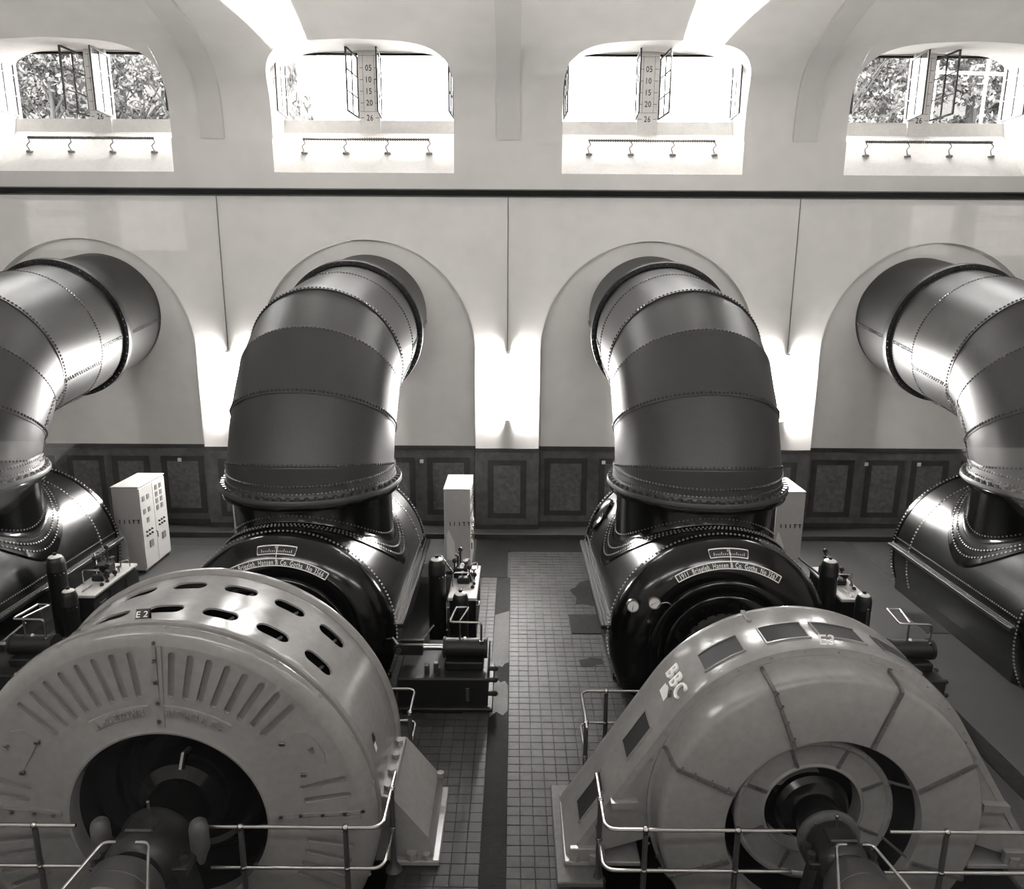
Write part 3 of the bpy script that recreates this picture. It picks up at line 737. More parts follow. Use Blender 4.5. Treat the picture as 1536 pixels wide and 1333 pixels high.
# ================================================================== TURBINES
R_D = 1.84; Y0, Y1 = -7.9, -3.55
HEAD = [(1.84, -7.9), (1.835, -7.98), (1.81, -8.07), (1.76, -8.16), (1.69, -8.235), (1.60, -8.30), (1.50, -8.35), (1.40, -8.385), (1.30, -8.40), (1.24, -8.405)]
def head_y(r): return float(np.interp(-r, [-p[0] for p in HEAD], [p[1] for p in HEAD]))
TB = (0, -5.9, 0)
def turbine():
    t = thing('turbine', TB, 'x', 'turbine'); B = lambda mb, nm, mt, par=t, **k: mb.build(nm, mt, par, TB, **k)
    mb = MB(); mb.lathe([(R_D, Y1), (R_D, -5.0), (R_D, -6.4), (R_D, Y0)], 96); B(mb, 'drum', 'shell')
    mb = MB(); mb.box(-1.72, 1.72, Y0 + .15, Y1 - .1, 0, ZA, .01); B(mb, 'base_skirt', 'blackm', smooth=0)
    mb = MB(); mb.lathe([(1.855, Y0 + .12)] + [(r + .015 if i < 3 else r, y) for i, (r, y) in enumerate(HEAD)], 96); hd = B(mb, 'front_head', 'black')
    mb = MB(); mb.lathe([(R_D + .015, Y1 - .12), (R_D + .015, Y1), (1.70, Y1 + .14), (1.2, Y1 + .3), (0.01, Y1 + .36)], 96); B(mb, 'rear_head', 'black')
    # centre cover in steps
    mb = MB(); mb.lathe([(1.26, -8.36), (1.26, -8.47), (1.23, -8.49), (1.12, -8.49), (1.10, -8.46), (1.08, -8.40), (.98, -8.40)], 96); cv = B(mb, 'cover_ring', 'black')
    mb = MB(); mb.lathe([(1.0, -8.36), (1.0, -8.44), (.97, -8.46), (.72, -8.47), (.66, -8.56), (.55, -8.60), (.42, -8.62), (.40, -8.9), (.26, -8.92), (.24, -10.7)], 64); B(mb, 'shaft_cover', 'black')
    mb = MB()
    for j in range(24):
        a = 2 * pi * j / 24; mb.dome((.86 * sin(a), -8.465, ZA + .86 * cos(a)), (0, -1, 0), .05, .05, 8)
    B(mb, 'cover_bolts', 'black', cv, kind='stuff')
    # rivets: seam of the head, rear seam, mid seam
    mb = MB()
    for y, n, rr in ((Y0 + .06, 160, R_D + .016), (Y1 - .06, 150, R_D + .016), (-4.25, 150, R_D)):
        for j in range(n):
            a = 2 * pi * j / n
            if cos(a) > -.5: mb.dome((rr * sin(a), y, ZA + rr * cos(a)), (sin(a), 0, cos(a)), .024, .022)
    B(mb, 'seam_rivets', 'steel_d', kind='stuff')
    # neck and saddle
    RN = 1.49; n = 96; yc = -5.9
    def on_drum(x, lift=0.0): return ZA + math.sqrt(max((R_D + lift) ** 2 - x * x, 0))
    top = [(RN * cos(2 * pi * j / n), yc + RN * sin(2 * pi * j / n), 3.09) for j in range(n)]
    bot = [(RN * cos(2 * pi * j / n), yc + RN * sin(2 * pi * j / n), on_drum(RN * cos(2 * pi * j / n)) + .10) for j in range(n)]
    fl = [((RN + .03) * cos(2 * pi * j / n), yc + (RN + .03) * sin(2 * pi * j / n), on_drum((RN + .03) * cos(2 * pi * j / n)) + .03) for j in range(n)]
    fl2 = [((RN + .08) * cos(2 * pi * j / n), yc + (RN + .08) * sin(2 * pi * j / n), on_drum((RN + .08) * cos(2 * pi * j / n), .02)) for j in range(n)]
    mb = MB(); mb.grid([top, bot, fl, fl2], True); B(mb, 'neck', 'black')
    mb = MB(); mb.vlathe([(RN - .05, 3.09), (RN + .15, 3.09), (RN + .16, 3.06), (RN + .15, 3.0), (RN, 2.98)], n, (0, yc)); B(mb, 'neck_flange', 'black')
    ro = 1.76
    o1 = [(ro * cos(2 * pi * j / n), yc + ro * sin(2 * pi * j / n), on_drum(ro * cos(2 * pi * j / n), .025)) for j in range(n)]
    o2 = [(ro * cos(2 * pi * j / n), yc + ro * sin(2 * pi * j / n), on_drum(ro * cos(2 * pi * j / n), 0)) for j in range(n)]
    i1 = [((RN + .05) * cos(2 * pi * j / n), yc + (RN + .05) * sin(2 * pi * j / n), on_drum((RN + .05) * cos(2 * pi * j / n), .025)) for j in range(n)]
    mb = MB(); mb.grid([i1, o1, o2], True); sd = B(mb, 'saddle_plate', 'black')
    mb = MB()
    for rr in (1.62, 1.70):
        m_ = 150
        for j in range(m_):
            a = 2 * pi * (j + (.5 if rr > 1.65 else 0)) / m_; x = rr * cos(a); z = on_drum(x, .025)
            mb.dome((x, yc + rr * sin(a), z), (x, 0, z - ZA), .02, .017)
    # second line up the neck
    for j in range(130):
        a = 2 * pi * j / 130; x = RN * cos(a); mb.dome((x, yc + RN * sin(a), on_drum(x) + .13), (cos(a), sin(a), 0), .018, .015)
    B(mb, 'saddle_rivets', 'steel_d', sd, kind='stuff')
    # ledges along both sides, double riveted
    for s in (-1, 1):
        mb = MB(); x0, x1 = s * (R_D - .12), s * (R_D + .13)
        mb.box(min(x0, x1), max(x0, x1), Y0 + .05, Y1 - .05, 1.02, 1.10, .01); lg = B(mb, 'side_ledge', 'blackm')
        mb = MB()
        nn = 70
        for j in range(nn):
            y = Y0 + .1 + (Y1 - Y0 - .2) * j / (nn - 1)
            mb.dome((s * (R_D + .08), y, 1.10), (0, 0, 1), .018, .015); mb.dome((s * (R_D + .02), y + .03, 1.10), (0, 0, 1), .018, .015)
            a = rad(80); mb.dome((s * R_D * sin(rad(80)), y, ZA + R_D * cos(rad(80))), (s * sin(a), 0, cos(a)), .018, .015)
        B(mb, 'ledge_rivets', 'steel_d', lg, kind='stuff')
    # straight lengthways seam lit on the shell
    mb = MB()
    for s in (-1, 1):
        for j in range(20):
            a = s * rad(52); y = -7.75 + j * .19
    # gauge scale and pointer on the head
    P = lambda th, r, lift=0.0: (r * sin(rad(th)), head_y(r) - lift, ZA + r * cos(rad(th)))
    def strip(mbx, pts, wth, lift=.012):
        """a painted line along pts [(th, r)]"""
        for (a, ra), (b, rb) in zip(pts, pts[1:]):
            ax, bx = np.array([ra * sin(rad(a)), ra * cos(rad(a))]), np.array([rb * sin(rad(b)), rb * cos(rad(b))])
            d = bx - ax; l = np.hypot(*d) or 1; nrm = np.array([-d[1], d[0]]) / l * wth / 2
            q = []
            for c in (ax + nrm, bx + nrm, bx - nrm, ax - nrm):
                r = float(np.hypot(*c)); q.append((c[0], head_y(r) - lift, ZA + c[1]))
            mbx.add(q, [(0, 1, 2, 3)])
    gz = MB(); gz.grid([[P(th, r, .008) for th in np.linspace(-10.4, 11, 16)] for r in (1.625, 1.66, 1.70, 1.735)]); gg = B(gz, 'opening_gauge', 'cab_dark')
    mb = MB(); out = [(th, 1.735) for th in np.linspace(-10.4, 11, 14)] + [(th, 1.625) for th in np.linspace(11, -10.4, 14)] + [(-10.4, 1.735)]
    strip(mb, out, .014)
    for k in range(17):
        th = -8 + k * 1.05; strip(mb, [(th, 1.65), (th, 1.69 if k % 4 == 0 else 1.672)], .009)
    B(mb, 'gauge_scale', 'sign_w', gg)
    mb = MB(); strip(mb, [(.8, 1.52), (.8, 1.58), (.8, 1.64), (.8, 1.70)], .014, .03); B(mb, 'gauge_pointer', 'sign_w', gg)
    text_obj('gauge_figure', '50', .055, lambda u, v, k: P(math.degrees(u / 1.7) + .2, 1.696 + v, .013), 'sign_w', gg, TB)
    return t, B, P, strip
def nameplate(t, B, P, strip, num):
    pl = MB(); pl.grid([[P(th, r, .012) for th in np.linspace(-33.8, 33.8, 40)] for r in (1.455, 1.48, 1.51, 1.54, 1.565)]); pp = B(pl, 'nameplate', 'cab_dark', t, label='curved black nameplate with white lettering')
    mb = MB(); out = [(th, 1.562) for th in np.linspace(-33.6, 33.6, 60)] + [(th, 1.458) for th in np.linspace(33.6, -33.6, 60)] + [(-33.6, 1.562)]
    strip(mb, out, .016, .018); B(mb, 'plate_border', 'sign_w', pp)
    tx = '1911  Briegleb, Hansen & Co. Gotha  No ' + num; w = text_geo(tx, .106, 1.15)[2]; sx = 2 * rad(31.5) * 1.49 / w
    text_obj('plate_lettering', tx, .106, lambda u, v, k: P(math.degrees(u / 1.50), 1.472 + v, .019), 'sign_w', pp, TB, spacing=1.15, sx=sx)
TLAB = ('black riveted drum turbine at far left, cut by the picture edge', 'black riveted drum turbine left of the aisle, nameplate without dials', 'black riveted drum turbine right of the aisle with two dials', 'black riveted drum turbine at far right, cut by the picture edge')
tb, B_, P_, strip_ = turbine()
tbs = [tb] + [copy_tree(tb) for _ in range(3)]
for i, o in enumerate(tbs): o.location = (MX[i], TB[1], 0); tag(o, TLAB[i], 'turbine', 'turbines')
nameplate(tbs[1], B_, P_, strip_, '3566'); nameplate(tbs[2], B_, P_, strip_, '3567')
# dials, cables and the manhole of the third turbine
T3 = tbs[2]
for i, (x, z) in enumerate(((-1.518, .752), (-1.185, .848))):
    mb = MB(); z0 = ZA + z; y = -8.22 if i == 0 else -8.30
    mb.lathe([(.0, y), (.10, y), (.10, y - .07), (.112, y - .085), (.10, y - .10), (.09, y - .09)], 28, c=(x, z0)); d = B_(mb, 'pressure_dial', 'steel_d', T3)
    mb = MB(); mb.lathe([(.094, y - .088), (.0, y - .088)], 28, c=(x, z0)); B_(mb, 'dial_face', 'white', d)
    mb = MB(); a = rad(8 if i == 0 else 60)
    dx, dz = sin(a) * .07, cos(a) * .07; nx, nz = -dz / .07 * .007, dx / .07 * .007
    mb.add([(x - dx - nx, y - .094, z0 - dz - nz), (x - dx + nx, y - .094, z0 - dz + nz), (x + dx, y - .094, z0 + dz)], [(0, 1, 2)])
    for k in range(12):
        b = rad(30 * k); mb.add([(x + .075 * sin(b) - .003, y - .0935, z0 + .075 * cos(b) - .003), (x + .075 * sin(b) + .003, y - .0935, z0 + .075 * cos(b) - .003), (x + .088 * sin(b), y - .0935, z0 + .088 * cos(b))], [(0, 1, 2)])
    B_(mb, 'dial_needle', 'cab_dark', d)
    mb = MB(); mb.tube([(x, y - .03, z0 - .10), (x, y - .03, z0 - .2)], .03, 8); B_(mb, 'dial_cock', 'blackm', d)
mb = MB(); mb.tube(rounded([(-1.09, -8.42, ZA + .86), (-.98, -8.45, ZA + .9), (-.9, -8.46, ZA + .82), (-1.05, -8.46, ZA + .5), (-1.12, -8.46, ZA - .2)], .12), .012, 6); B_(mb, 'capillary_line', 'steel_d', T3)
mb = MB()
for z in (.66, .72): mb.sphere((-1.0, -8.44, ZA + z), .028)
B_(mb, 'line_fitting', 'white', T3)
# manhole on the left rear flank
th = -58; c0 = Vector((R_D * sin(rad(th)), -4.15, ZA + R_D * cos(rad(th)))); nv = Vector((sin(rad(th)), 0, cos(rad(th)))); tv = Vector((cos(rad(th)), 0, -sin(rad(th))))
def oval(a, b, lift, n=28): return [tuple(c0 + tv * (a * cos(2 * pi * j / n)) + Vector((0, 1, 0)) * (b * sin(2 * pi * j / n)) + nv * lift) for j in range(n)]
mb = MB(); mb.grid([oval(.40, .34, -.05), oval(.40, .34, .05), oval(.36, .30, .07), oval(.30, .24, .10), oval(.1, .1, .12)], True); mh = B_(mb, 'manhole_lid', 'black', T3)
mb = MB(); mb.box(c0.x - .03, c0.x + .03, c0.y - .4, c0.y + .4, c0.z + .06, c0.z + .12, .01); B_(mb, 'manhole_bar', 'black', mh)

# ================================================================== GENERATOR E2 (slotted cast yoke)
def stadium_r(al, a, b):
    """distance from the centre to the edge of a slot with half length a, half width b, along angle al"""
    lo, hi = 0.0, a * 1.5; c, s = cos(al), sin(al)
    for _ in range(24):
        m = (lo + hi) / 2; x, y = abs(m * c), abs(m * s)
        d = math.hypot(max(x - (a - b), 0), y) - b
        if d > 0: hi = m
        else: lo = m
    return lo
def slot_cell(mb, fmap, hu, hv, a, b, depth, wall=None, floor=None, n=28):
    """rectangle (half sizes hu, hv) with a slot hole; fmap(u, v, depth) -> xyz"""
    outer, inner = [], []; c = a - b; m = 6
    for k in range(m): t = 1 - 2 * k / m; inner.append((c * t, b)); outer.append((hu * t, hv))
    for k in range(m): t = k / m; inner.append((-c + b * cos(pi / 2 + pi * t), b * sin(pi / 2 + pi * t))); outer.append((-hu, hv * (1 - 2 * t)))
    for k in range(m): t = -1 + 2 * k / m; inner.append((c * t, -b)); outer.append((hu * t, -hv))
    for k in range(m): t = k / m; inner.append((c + b * cos(-pi / 2 + pi * t), b * sin(-pi / 2 + pi * t))); outer.append((hu, hv * (-1 + 2 * t)))
    mb.grid([[fmap(u, v, 0) for u, v in outer], [fmap(u, v, 0) for u, v in inner]], True)
    w = wall if wall is not None else mb
    w.grid([[fmap(u, v, -.001) for u, v in inner], [fmap(u * 1.01, v * 1.02, -.008) for u, v in inner], [fmap(u * .98, v * .98, depth) for u, v in inner]], True)
    if floor is not None: floor.add([fmap(u * .98, v * .98, depth) for u, v in inner], [tuple(range(len(inner)))])
GB = (0, -11.5, 0)
def gen_e2():
    X = MX[1]
    t = thing('generator', (X, GB[1], 0), 'large round grey generator with oval slots and plate E 2', 'generator'); B = lambda mb, nm, mt, par=t, **k: mb.build(nm, mt, par, GB, **k)
    R, step = 2.31, 15.6; cen = [13.2 + step * k for k in range(-4, 3)]
    mb = MB(); wl_ = MB()
    rows = ((-11.12, .325), (-11.77, .325)); yb, yf = -10.795, -12.095
    for yc, hv in rows:
        for c in cen:
            fm = lambda u, v, d, c=c, yc=yc: ((R + (d if d < 0 else 0) * 1.0) * sin(rad(c) + u / R), yc + v, ZA + (R + (d if d < 0 else 0)) * cos(rad(c) + u / R))
            slot_cell(mb, fm, R * rad(step) / 2, hv, .205, .098, -.02)
    a0, a1 = cen[-1] + step / 2, cen[0] - step / 2 + 360
    mb.lathe([(R, yb), (R, -11.445), (R, yf)], 60, a0, a1)
    B(mb, 'yoke_shell', 'gen', smooth=40)
    mb = MB(); mb.lathe([(2.05, -10.62), (2.30, -10.62), (2.35, -10.66), (2.365, -10.71), (2.35, -10.76), (2.315, -10.80), (2.31, -10.80)], 120); B(mb, 'rear_rim', 'gen')
    mb = MB(); mb.lathe([(2.31, -12.09), (2.33, -12.10), (2.36, -12.12), (2.365, -12.16), (2.35, -12.20), (2.30, -12.21), (2.295, -12.235), (2.34, -12.245), (2.345, -12.27)], 120); B(mb, 'front_rim', 'gen')
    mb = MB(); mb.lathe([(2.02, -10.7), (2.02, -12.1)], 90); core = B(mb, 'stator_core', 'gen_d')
    for c in cen:
        for yc, _ in rows:
            mb = MB()
            a = rad(c + 1.5); p = [(r * sin(a + da), yc + dy, ZA + r * cos(a + da)) for r in (2.2,) for da, dy in ((-.02, -.16), (.02, .16))]
            mb.tube(p, .02, 6); B(mb, 'core_stay', 'gen', core)
    # front end shield: pocketed face
    yf = -12.38
    mb = MB(); fl_ = MB()
    r0, r1, rc = 1.50, 2.165, 1.85
    sl = [6.2 + 5.6 * k for k in range(8)] + [74.0, 79.6, 92.4, 98.0, 103.6, 109.2, 114.8, 128, 133.6, 139.2]
    sl = sorted([-s for s in sl] + sl)
    ed = []
    for s in sl:
        fm = lambda u, v, d, s=s: ((rc + u) * sin(rad(s) + v / (rc + u) * 1.0), yf - d, ZA + (rc + u) * cos(rad(s) + v / (rc + u)))
        # keep the cell's radial sides exact
        fm2 = lambda u, v, d, s=s: ((rc + u) * sin(rad(s) + (v / .0904) * rad(2.8) if abs(abs(v) - .0904) < 1e-6 else rad(s) + v / (rc + u)), yf - d, ZA + (rc + u) * cos(rad(s) + (v / .0904) * rad(2.8) if abs(abs(v) - .0904) < 1e-6 else rad(s) + v / (rc + u)))
        al = None
        pk = MB(); slot_cell(mb, lambda u, v, d, f=fm2: f(u - .0175, v, d), .3325, .0904, .272, .036, -.03, None, pk, n=24)
        B(pk, 'vent_slot', 'slot', smooth=0)
        ed.append((s - 2.8, s + 2.8))
    gaps = []; cur = -180.0
    for a, b in ed:
        if a - cur > .01: gaps.append((cur, a))
        cur = b
    gaps.append((cur, 180.0))
    for a, b in gaps:
        mb.lathe([(1.50, yf), (2.165, yf)], max(1, int((b - a) / 3)), a, b)
    mb.lathe([(2.345, -12.27), (2.33, -12.30), (2.30, -12.335), (2.25, -12.362), (2.20, -12.376), (2.165, yf)], 130)
    mb.lathe([(1.50, yf), (1.17, yf), (1.14, yf - .012), (1.115, yf - .005), (1.105, -12.34), (1.11, -12.2)], 120)
    B(mb, 'end_shield', 'gen', smooth=30)
    FP = lambda th, r, d=0.0: (r * sin(rad(th)), yf - d, ZA + r * cos(rad(th)))
    def bar(th, ra, rb, hw, d0=.0, d1=.02):
        m_ = MB(); c, s = cos(rad(th)), sin(rad(th)); q = []
        for d in (d0, d1):
            for r, w in ((ra, -hw), (ra, hw), (rb, hw), (rb, -hw)): q.append((r * s + w * c, yf - d, ZA + r * c - w * s))
        m_.add(q, [(0, 1, 2, 3), (4, 5, 6, 7), (0, 1, 5, 4), (1, 2, 6, 5), (2, 3, 7, 6), (3, 0, 4, 7)]); return m_
    for th, w in ((1.2, .035), (86, .03), (-86, .03)):
        for k in (0, 1):
            m_ = bar(th + (.0 if k == 0 else 1.6), 1.2, 2.17, w * .55, 0, .018)
            o = B(m_, 'joint_strip', 'gen', smooth=0)
        m_ = MB()
        for r in (1.28, 1.5, 1.75, 2.0, 2.2): m_.hexbolt(FP(th, r, .018 if r < 2.19 else -.01), (0, -1, 0), .022, .02)
        B(m_, 'joint_bolts', 'steel_d', o, kind='stuff')
    m_ = MB()
    for k in range(24):
        th = 4 + 15 * k; m_.hexbolt((2.33 * sin(rad(th)), -12.27, ZA + 2.33 * cos(rad(th))), (sin(rad(th)) * .4, -1, cos(rad(th)) * .4), .026, .03)
    B(m_, 'rim_bolts', 'gen', kind='stuff')
    # raised maker's name
    for a, b, tx in ((-31, -3.2, 'A.-G. BROWN'), (2.4, 33, 'BOVERI & CIE')):
        m_ = MB(); n = 24; th = np.linspace(a, b, n)
        ring = [FP(x, 1.462, .012) for x in th]; ring2 = [FP(x, 1.332, .012) for x in th]
        m_.grid([[FP(x, 1.472, -.002) for x in th], ring, ring2, [FP(x, 1.322, -.002) for x in th]])
        pl = B(m_, 'name_band', 'gen', smooth=20)
        w = text_geo(tx, .115, 1.1)[2]; mid = (a + b) / 2; sx = rad(b - a - 4.5) * 1.38 / w
        text_obj('cast_lettering', tx, .115, lambda u, v, k, mid=mid: FP(mid + math.degrees(u / 1.38), 1.352 + v, .010 + k), 'gen', pl, GB, spacing=1.1, sx=sx, thick=.022)
    # hatches
    for s in (-1, 1):
        pts = [(51.5, 1.68), (52.5, 1.90), (55, 1.985), (59, 2.01), (64, 2.005), (67, 1.96), (69, 1.86), (69.5, 1.69)]
        m_ = MB(); n = len(pts); top = [FP(s * a, r, .014) for a, r in pts]; low = [FP(s * a, r, -.002) for a, r in pts]
        m_.add(top + low, [tuple(range(n))] + [(i, (i + 1) % n, n + (i + 1) % n, n + i) for i in range(n)])
        h = B(m_, 'inspection_hatch', 'gen', smooth=0)
        for a in (53.0, 68.0):
            m_ = MB(); p = FP(s * a, 1.68, .02); m_.box(p[0] - .03, p[0] + .03, p[1] - .015, p[1] + .015, p[2] - .02, p[2] + .02, .004); B(m_, 'hinge', 'steel_d', h, smooth=0)
        m_ = MB(); p = FP(s * 60, 1.93, .014); m_.tube([p, (p[0], p[1] - .05, p[2])], .014, 6); m_.tube([(p[0] - .03, p[1] - .05, p[2] + .02), (p[0] + .03, p[1] - .05, p[2] - .03)], .01, 6); B(m_, 'latch', 'steel_d', h)
    # number plate on the rim, stickers
    Q = lambda th, y, r: (r * sin(rad(th)), y, ZA + r * cos(rad(th)))
    m_ = MB(); m_.grid([[Q(th, y, r) for th in (-6.5, -4.7, -2.9)] for y, r in ((-12.12, 2.36), (-12.05, 2.445), (-12.035, 2.435), (-12.06, 2.31))])
    pl = B(m_, 'number_plate', 'cab_dark', smooth=0)
    text_obj('plate_lettering', 'E 2', .095, lambda u, v, k: Q(-4.7 + math.degrees(u / 2.4), -12.114 + v * .64, 2.375 + v * .77), 'sign_w', pl, GB, sx=1.15)
    m_ = MB(); m_.grid([[Q(th, y, R + .006) for th in (72, 74.5)] for y in (-11.72, -11.80)]); B(m_, 'warning_sticker', 'cab_dark', smooth=0)
    m_ = MB(); m_.grid([[Q(th, y, R + .006) for th in (74.6, 77)] for y in (-11.76, -11.84)]); B(m_, 'paper_sticker', 'white', smooth=0)
    # inside of the bore
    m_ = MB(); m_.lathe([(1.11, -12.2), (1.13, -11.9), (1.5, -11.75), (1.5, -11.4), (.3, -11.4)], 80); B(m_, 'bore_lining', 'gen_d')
    m_ = MB(); m_.lathe([(.25, -11.5), (.92, -11.5), (.95, -11.62), (.93, -11.75), (.80, -11.84), (.74, -11.80), (.72, -11.62), (.55, -11.6), (.3, -11.6)], 72); B(m_, 'rotor_ring', 'black')
    m_ = MB(); m_.lathe([(.22, -11.6), (.50, -11.62), (.56, -11.70), (.56, -11.95), (.50, -12.06), (.40, -12.10), (.36, -12.12), (.34, -12.3), (.30, -12.36), (.30, -12.6)], 56); hb = B(m_, 'rotor_hub', 'black')
    m_ = MB(); m_.tube([(.05, -11.85, ZA + .56), (.05, -12.0, ZA + .60), (.05, -12.1, ZA + .46)], .03, 6); B(m_, 'hub_clip', 'steel_d', hb)
    # split flange and feet
    for s in (-1, 1):
        m_ = MB(); x0, x1 = sorted((s * 2.28, s * 2.46)); m_.box(x0, x1, -12.02, -10.85, ZA - .05, ZA + .06, .012); f = B(m_, 'split_flange', 'gen', smooth=0)
        m_ = MB()
        for k in range(4): m_.hexbolt((s * 2.39, -11.0 - .29 * k, ZA + .06), (0, 0, 1), .055, .06)
        B(m_, 'flange_nuts', 'gen', f, kind='stuff')
        # foot: box with sloping top and stiffener
        m_ = MB(); yb_, yf_ = -10.72, -11.92
        pr = [(2.0, ZA - .05), (2.45, ZA - .05), (2.86, .34), (2.92, .10), (2.92, .012), (2.0, .012)]
        a_ = [(s * x, yb_, z) for x, z in pr]; b_ = [(s * x, yf_, z) for x, z in pr]; n = len(pr)
        m_.add(a_ + b_, [tuple(range(n)), tuple(range(n, 2 * n))] + [(i, (i + 1) % n, n + (i + 1) % n, n + i) for i in range(n)])
        ft = B(m_, 'foot', 'gen', smooth=0)
        m_ = MB(); x0, x1 = sorted((s * 2.44, s * 3.0)); m_.box(x0, x1, -12.0, -10.66, .0, .075, .015); B(m_, 'foot_plate', 'gen', ft, smooth=0)
        m_ = MB(); m_.hexbolt((s * 2.66, -11.95, .075), (0, 0, 1), .07, .09); m_.hexbolt((s * 2.84, -11.95, .075), (0, 0, 1), .05, .07)
        m_.hexbolt((s * 2.9, -10.8, .34), (0, 0, 1), .05, .06)
        B(m_, 'foot_bolts', 'gen', ft, kind='stuff')
    return t
gen_e2()

# ================================================================== GENERATOR E3 (welded housing with sheet end cover)
def gen_e3():
    X = MX[2]
    t = thing('generator', (X, GB[1], 0), 'large grey generator with mesh grilles, BBC letters and plate E3', 'generator'); B = lambda mb, nm, mt, par=t, **k: mb.build(nm, mt, par, GB, **k)
    R, T0 = 1.99, 58.0
    th = [-T0 + 2 * T0 * k / 60 for k in range(61)]
    nx, nz = sin(rad(T0)), cos(rad(T0)); tx, tz = cos(rad(T0)), -sin(rad(T0))     # tangent downwards on the right
    L = (R * nz + ZA - .13) / -tz
    outl = [(-(R * nx + tx * L), ZA + R * nz + tz * L)] + [(R * sin(rad(a)), ZA + R * cos(rad(a))) for a in th] + [((R * nx + tx * L), ZA + R * nz + tz * L)]
    def offs(d): return [(-(((R + d) * nx) + tx * L), ZA + (R + d) * nz + tz * L)] + [((R + d) * sin(rad(a)), ZA + (R + d) * cos(rad(a))) for a in th] + [(((R + d) * nx + tx * L), ZA + (R + d) * nz + tz * L)]
    mb = MB(); prof = [(-.08, -10.93), (0.012, -10.93), (.016, -10.97), (.016, -11.0), (0.0, -11.03), (0, -11.5), (0, -11.93), (-.012, -11.97), (-.09, -11.985)]
    mb.grid([[(x, y, z) for x, z in offs(d)] for d, y in prof]); B(mb, 'yoke_shell', 'gen', smooth=30)
    # front and rear plates of the housing
    for y, nm in ((-11.975, 'front_plate'), (-10.94, 'rear_plate')):
        mb = MB(); o_ = offs(-.07); ri = 1.86
        inn = [(-ri * sin(rad(105)), ZA + ri * cos(rad(105)))] + [(ri * sin(rad(a * 90 / T0)), ZA + ri * cos(rad(a * 90 / T0))) for a in th] + [(ri * sin(rad(105)), ZA + ri * cos(rad(105)))]
        mb.grid([[(x, y, z) for x, z in o_], [(x, y, z) for x, z in inn]]); B(mb, nm, 'gen', smooth=30)
    mb = MB(); mb.lathe([(1.85, -11.0), (1.84, -11.95)], 72); B(mb, 'stator_core', 'gen_d')
    Q = lambda a, y, d=0.0: ((R + d) * sin(rad(a)), y, ZA + (R + d) * cos(rad(a)))
    S = lambda k, y, d=0.0, s=-1: (s * ((R + d) * nx + tx * k), y, ZA + (R + d) * nz + tz * k)
    # grilles
    def grille(f, u0, u1):
        m_ = MB(); y0, y1 = -11.39, -11.745; us = np.linspace(u0, u1, 6)
        m_.grid([[f(u, y0, .012) for u in us], [f(u, y1, .012) for u in us]]); g = B(m_, 'grille', 'grille', smooth=0)
        m_ = MB(); e = (u1 - u0) * .035
        for (a, b, c, d) in ((u0 - e, u1 + e, y0 + .018, y0), (u0 - e, u1 + e, y1, y1 - .018)):
            uu = np.linspace(a, b, 6); m_.grid([[f(u, c, -.002) for u in uu], [f(u, c, .02) for u in uu], [f(u, d, .02) for u in uu], [f(u, d, -.002) for u in uu]])
        for (a, b) in ((u0 - e, u0), (u1, u1 + e)):
            m_.grid([[f(u, y, .02) for u in (a, b)] for y in (y0 + .018, y1 - .018)])
        B(m_, 'grille_frame', 'gen', g, smooth=0)
    for a, b in ((-38.7, -24.2), (-16.2, -2.3), (1.7, 16.6), (24.2, 38.7)): grille(Q, a, b)
    for s in (-1, 1):
        for k0, k1 in ((.30, .79), (1.30, 1.82)): grille((lambda u, y, d, s=s: S(u, y, d, s)), k0, k1)
    # lifting ridge at the rear, lettering
    m_ = MB(); m_.box(-.62, -.56, -11.18, -10.9, ZA + 1.86, ZA + 1.93, .008); B(m_, 'lifting_lug', 'gen', smooth=0)
    for i, (ch, yc) in enumerate((('B', -11.32), ('B', -11.52), ('C', -11.73))):
        text_obj('raised_letter', ch, .27, lambda u, v, k, yc=yc: Q(-52.2 + math.degrees(v / R), yc - u, .006 + k), 'sign_w', t, GB, sx=1.05, thick=.03)
    m_ = MB(); m_.grid([[Q(a, y, .008) for a in (-61.0 + 3.4, -59.2 + 3.4, -57.4 + 3.4)] for y in (-11.36, -11.60)]); B(m_, 'rating_plate', 'white', smooth=0)
    m_ = MB(); m_.grid([[Q(a, y, .008) for a in (-55, -53.6)] for y in (-11.42, -11.5)]); B(m_, 'paper_label', 'white', smooth=0)
    m_ = MB(); m_.add([Q(-54.2, -11.52, .008), Q(-52.6, -11.58, .008), Q(-54.0, -11.68, .008), Q(-55.6, -11.62, .008)], [(0, 1, 2, 3)]); B(m_, 'warning_label', 'cab_dark', smooth=0)
    text_obj('number_lettering', 'E3', .17, lambda u, v, k: Q(1.4 + math.degrees(u / R), -11.93 + v * .55, .012 + v * .75), 'sign_w', t, GB, sx=1.15)
    # sheet-metal end cover
    prof = [(1.905, -11.975), (1.905, -12.005), (1.885, -12.01), (1.87, -12.012), (1.855, -12.04), (1.834, -12.25), (1.828, -12.29), (1.815, -12.322), (1.795, -12.343), (1.765, -12.356), (1.12, -12.41), (1.10, -12.405), (1.09, -12.37), (1.08, -12.30)]
    m_ = MB(); m_.lathe(prof, 128); cv = B(m_, 'end_cover', 'gen', smooth=28)
    def face_y(r): return float(np.interp(r, [1.12, 1.795], [-12.41, -12.352]))
    seams = [-157.5, -112.5, -66.8, -21.8, 22.8, 64, 112.5, 157.5]
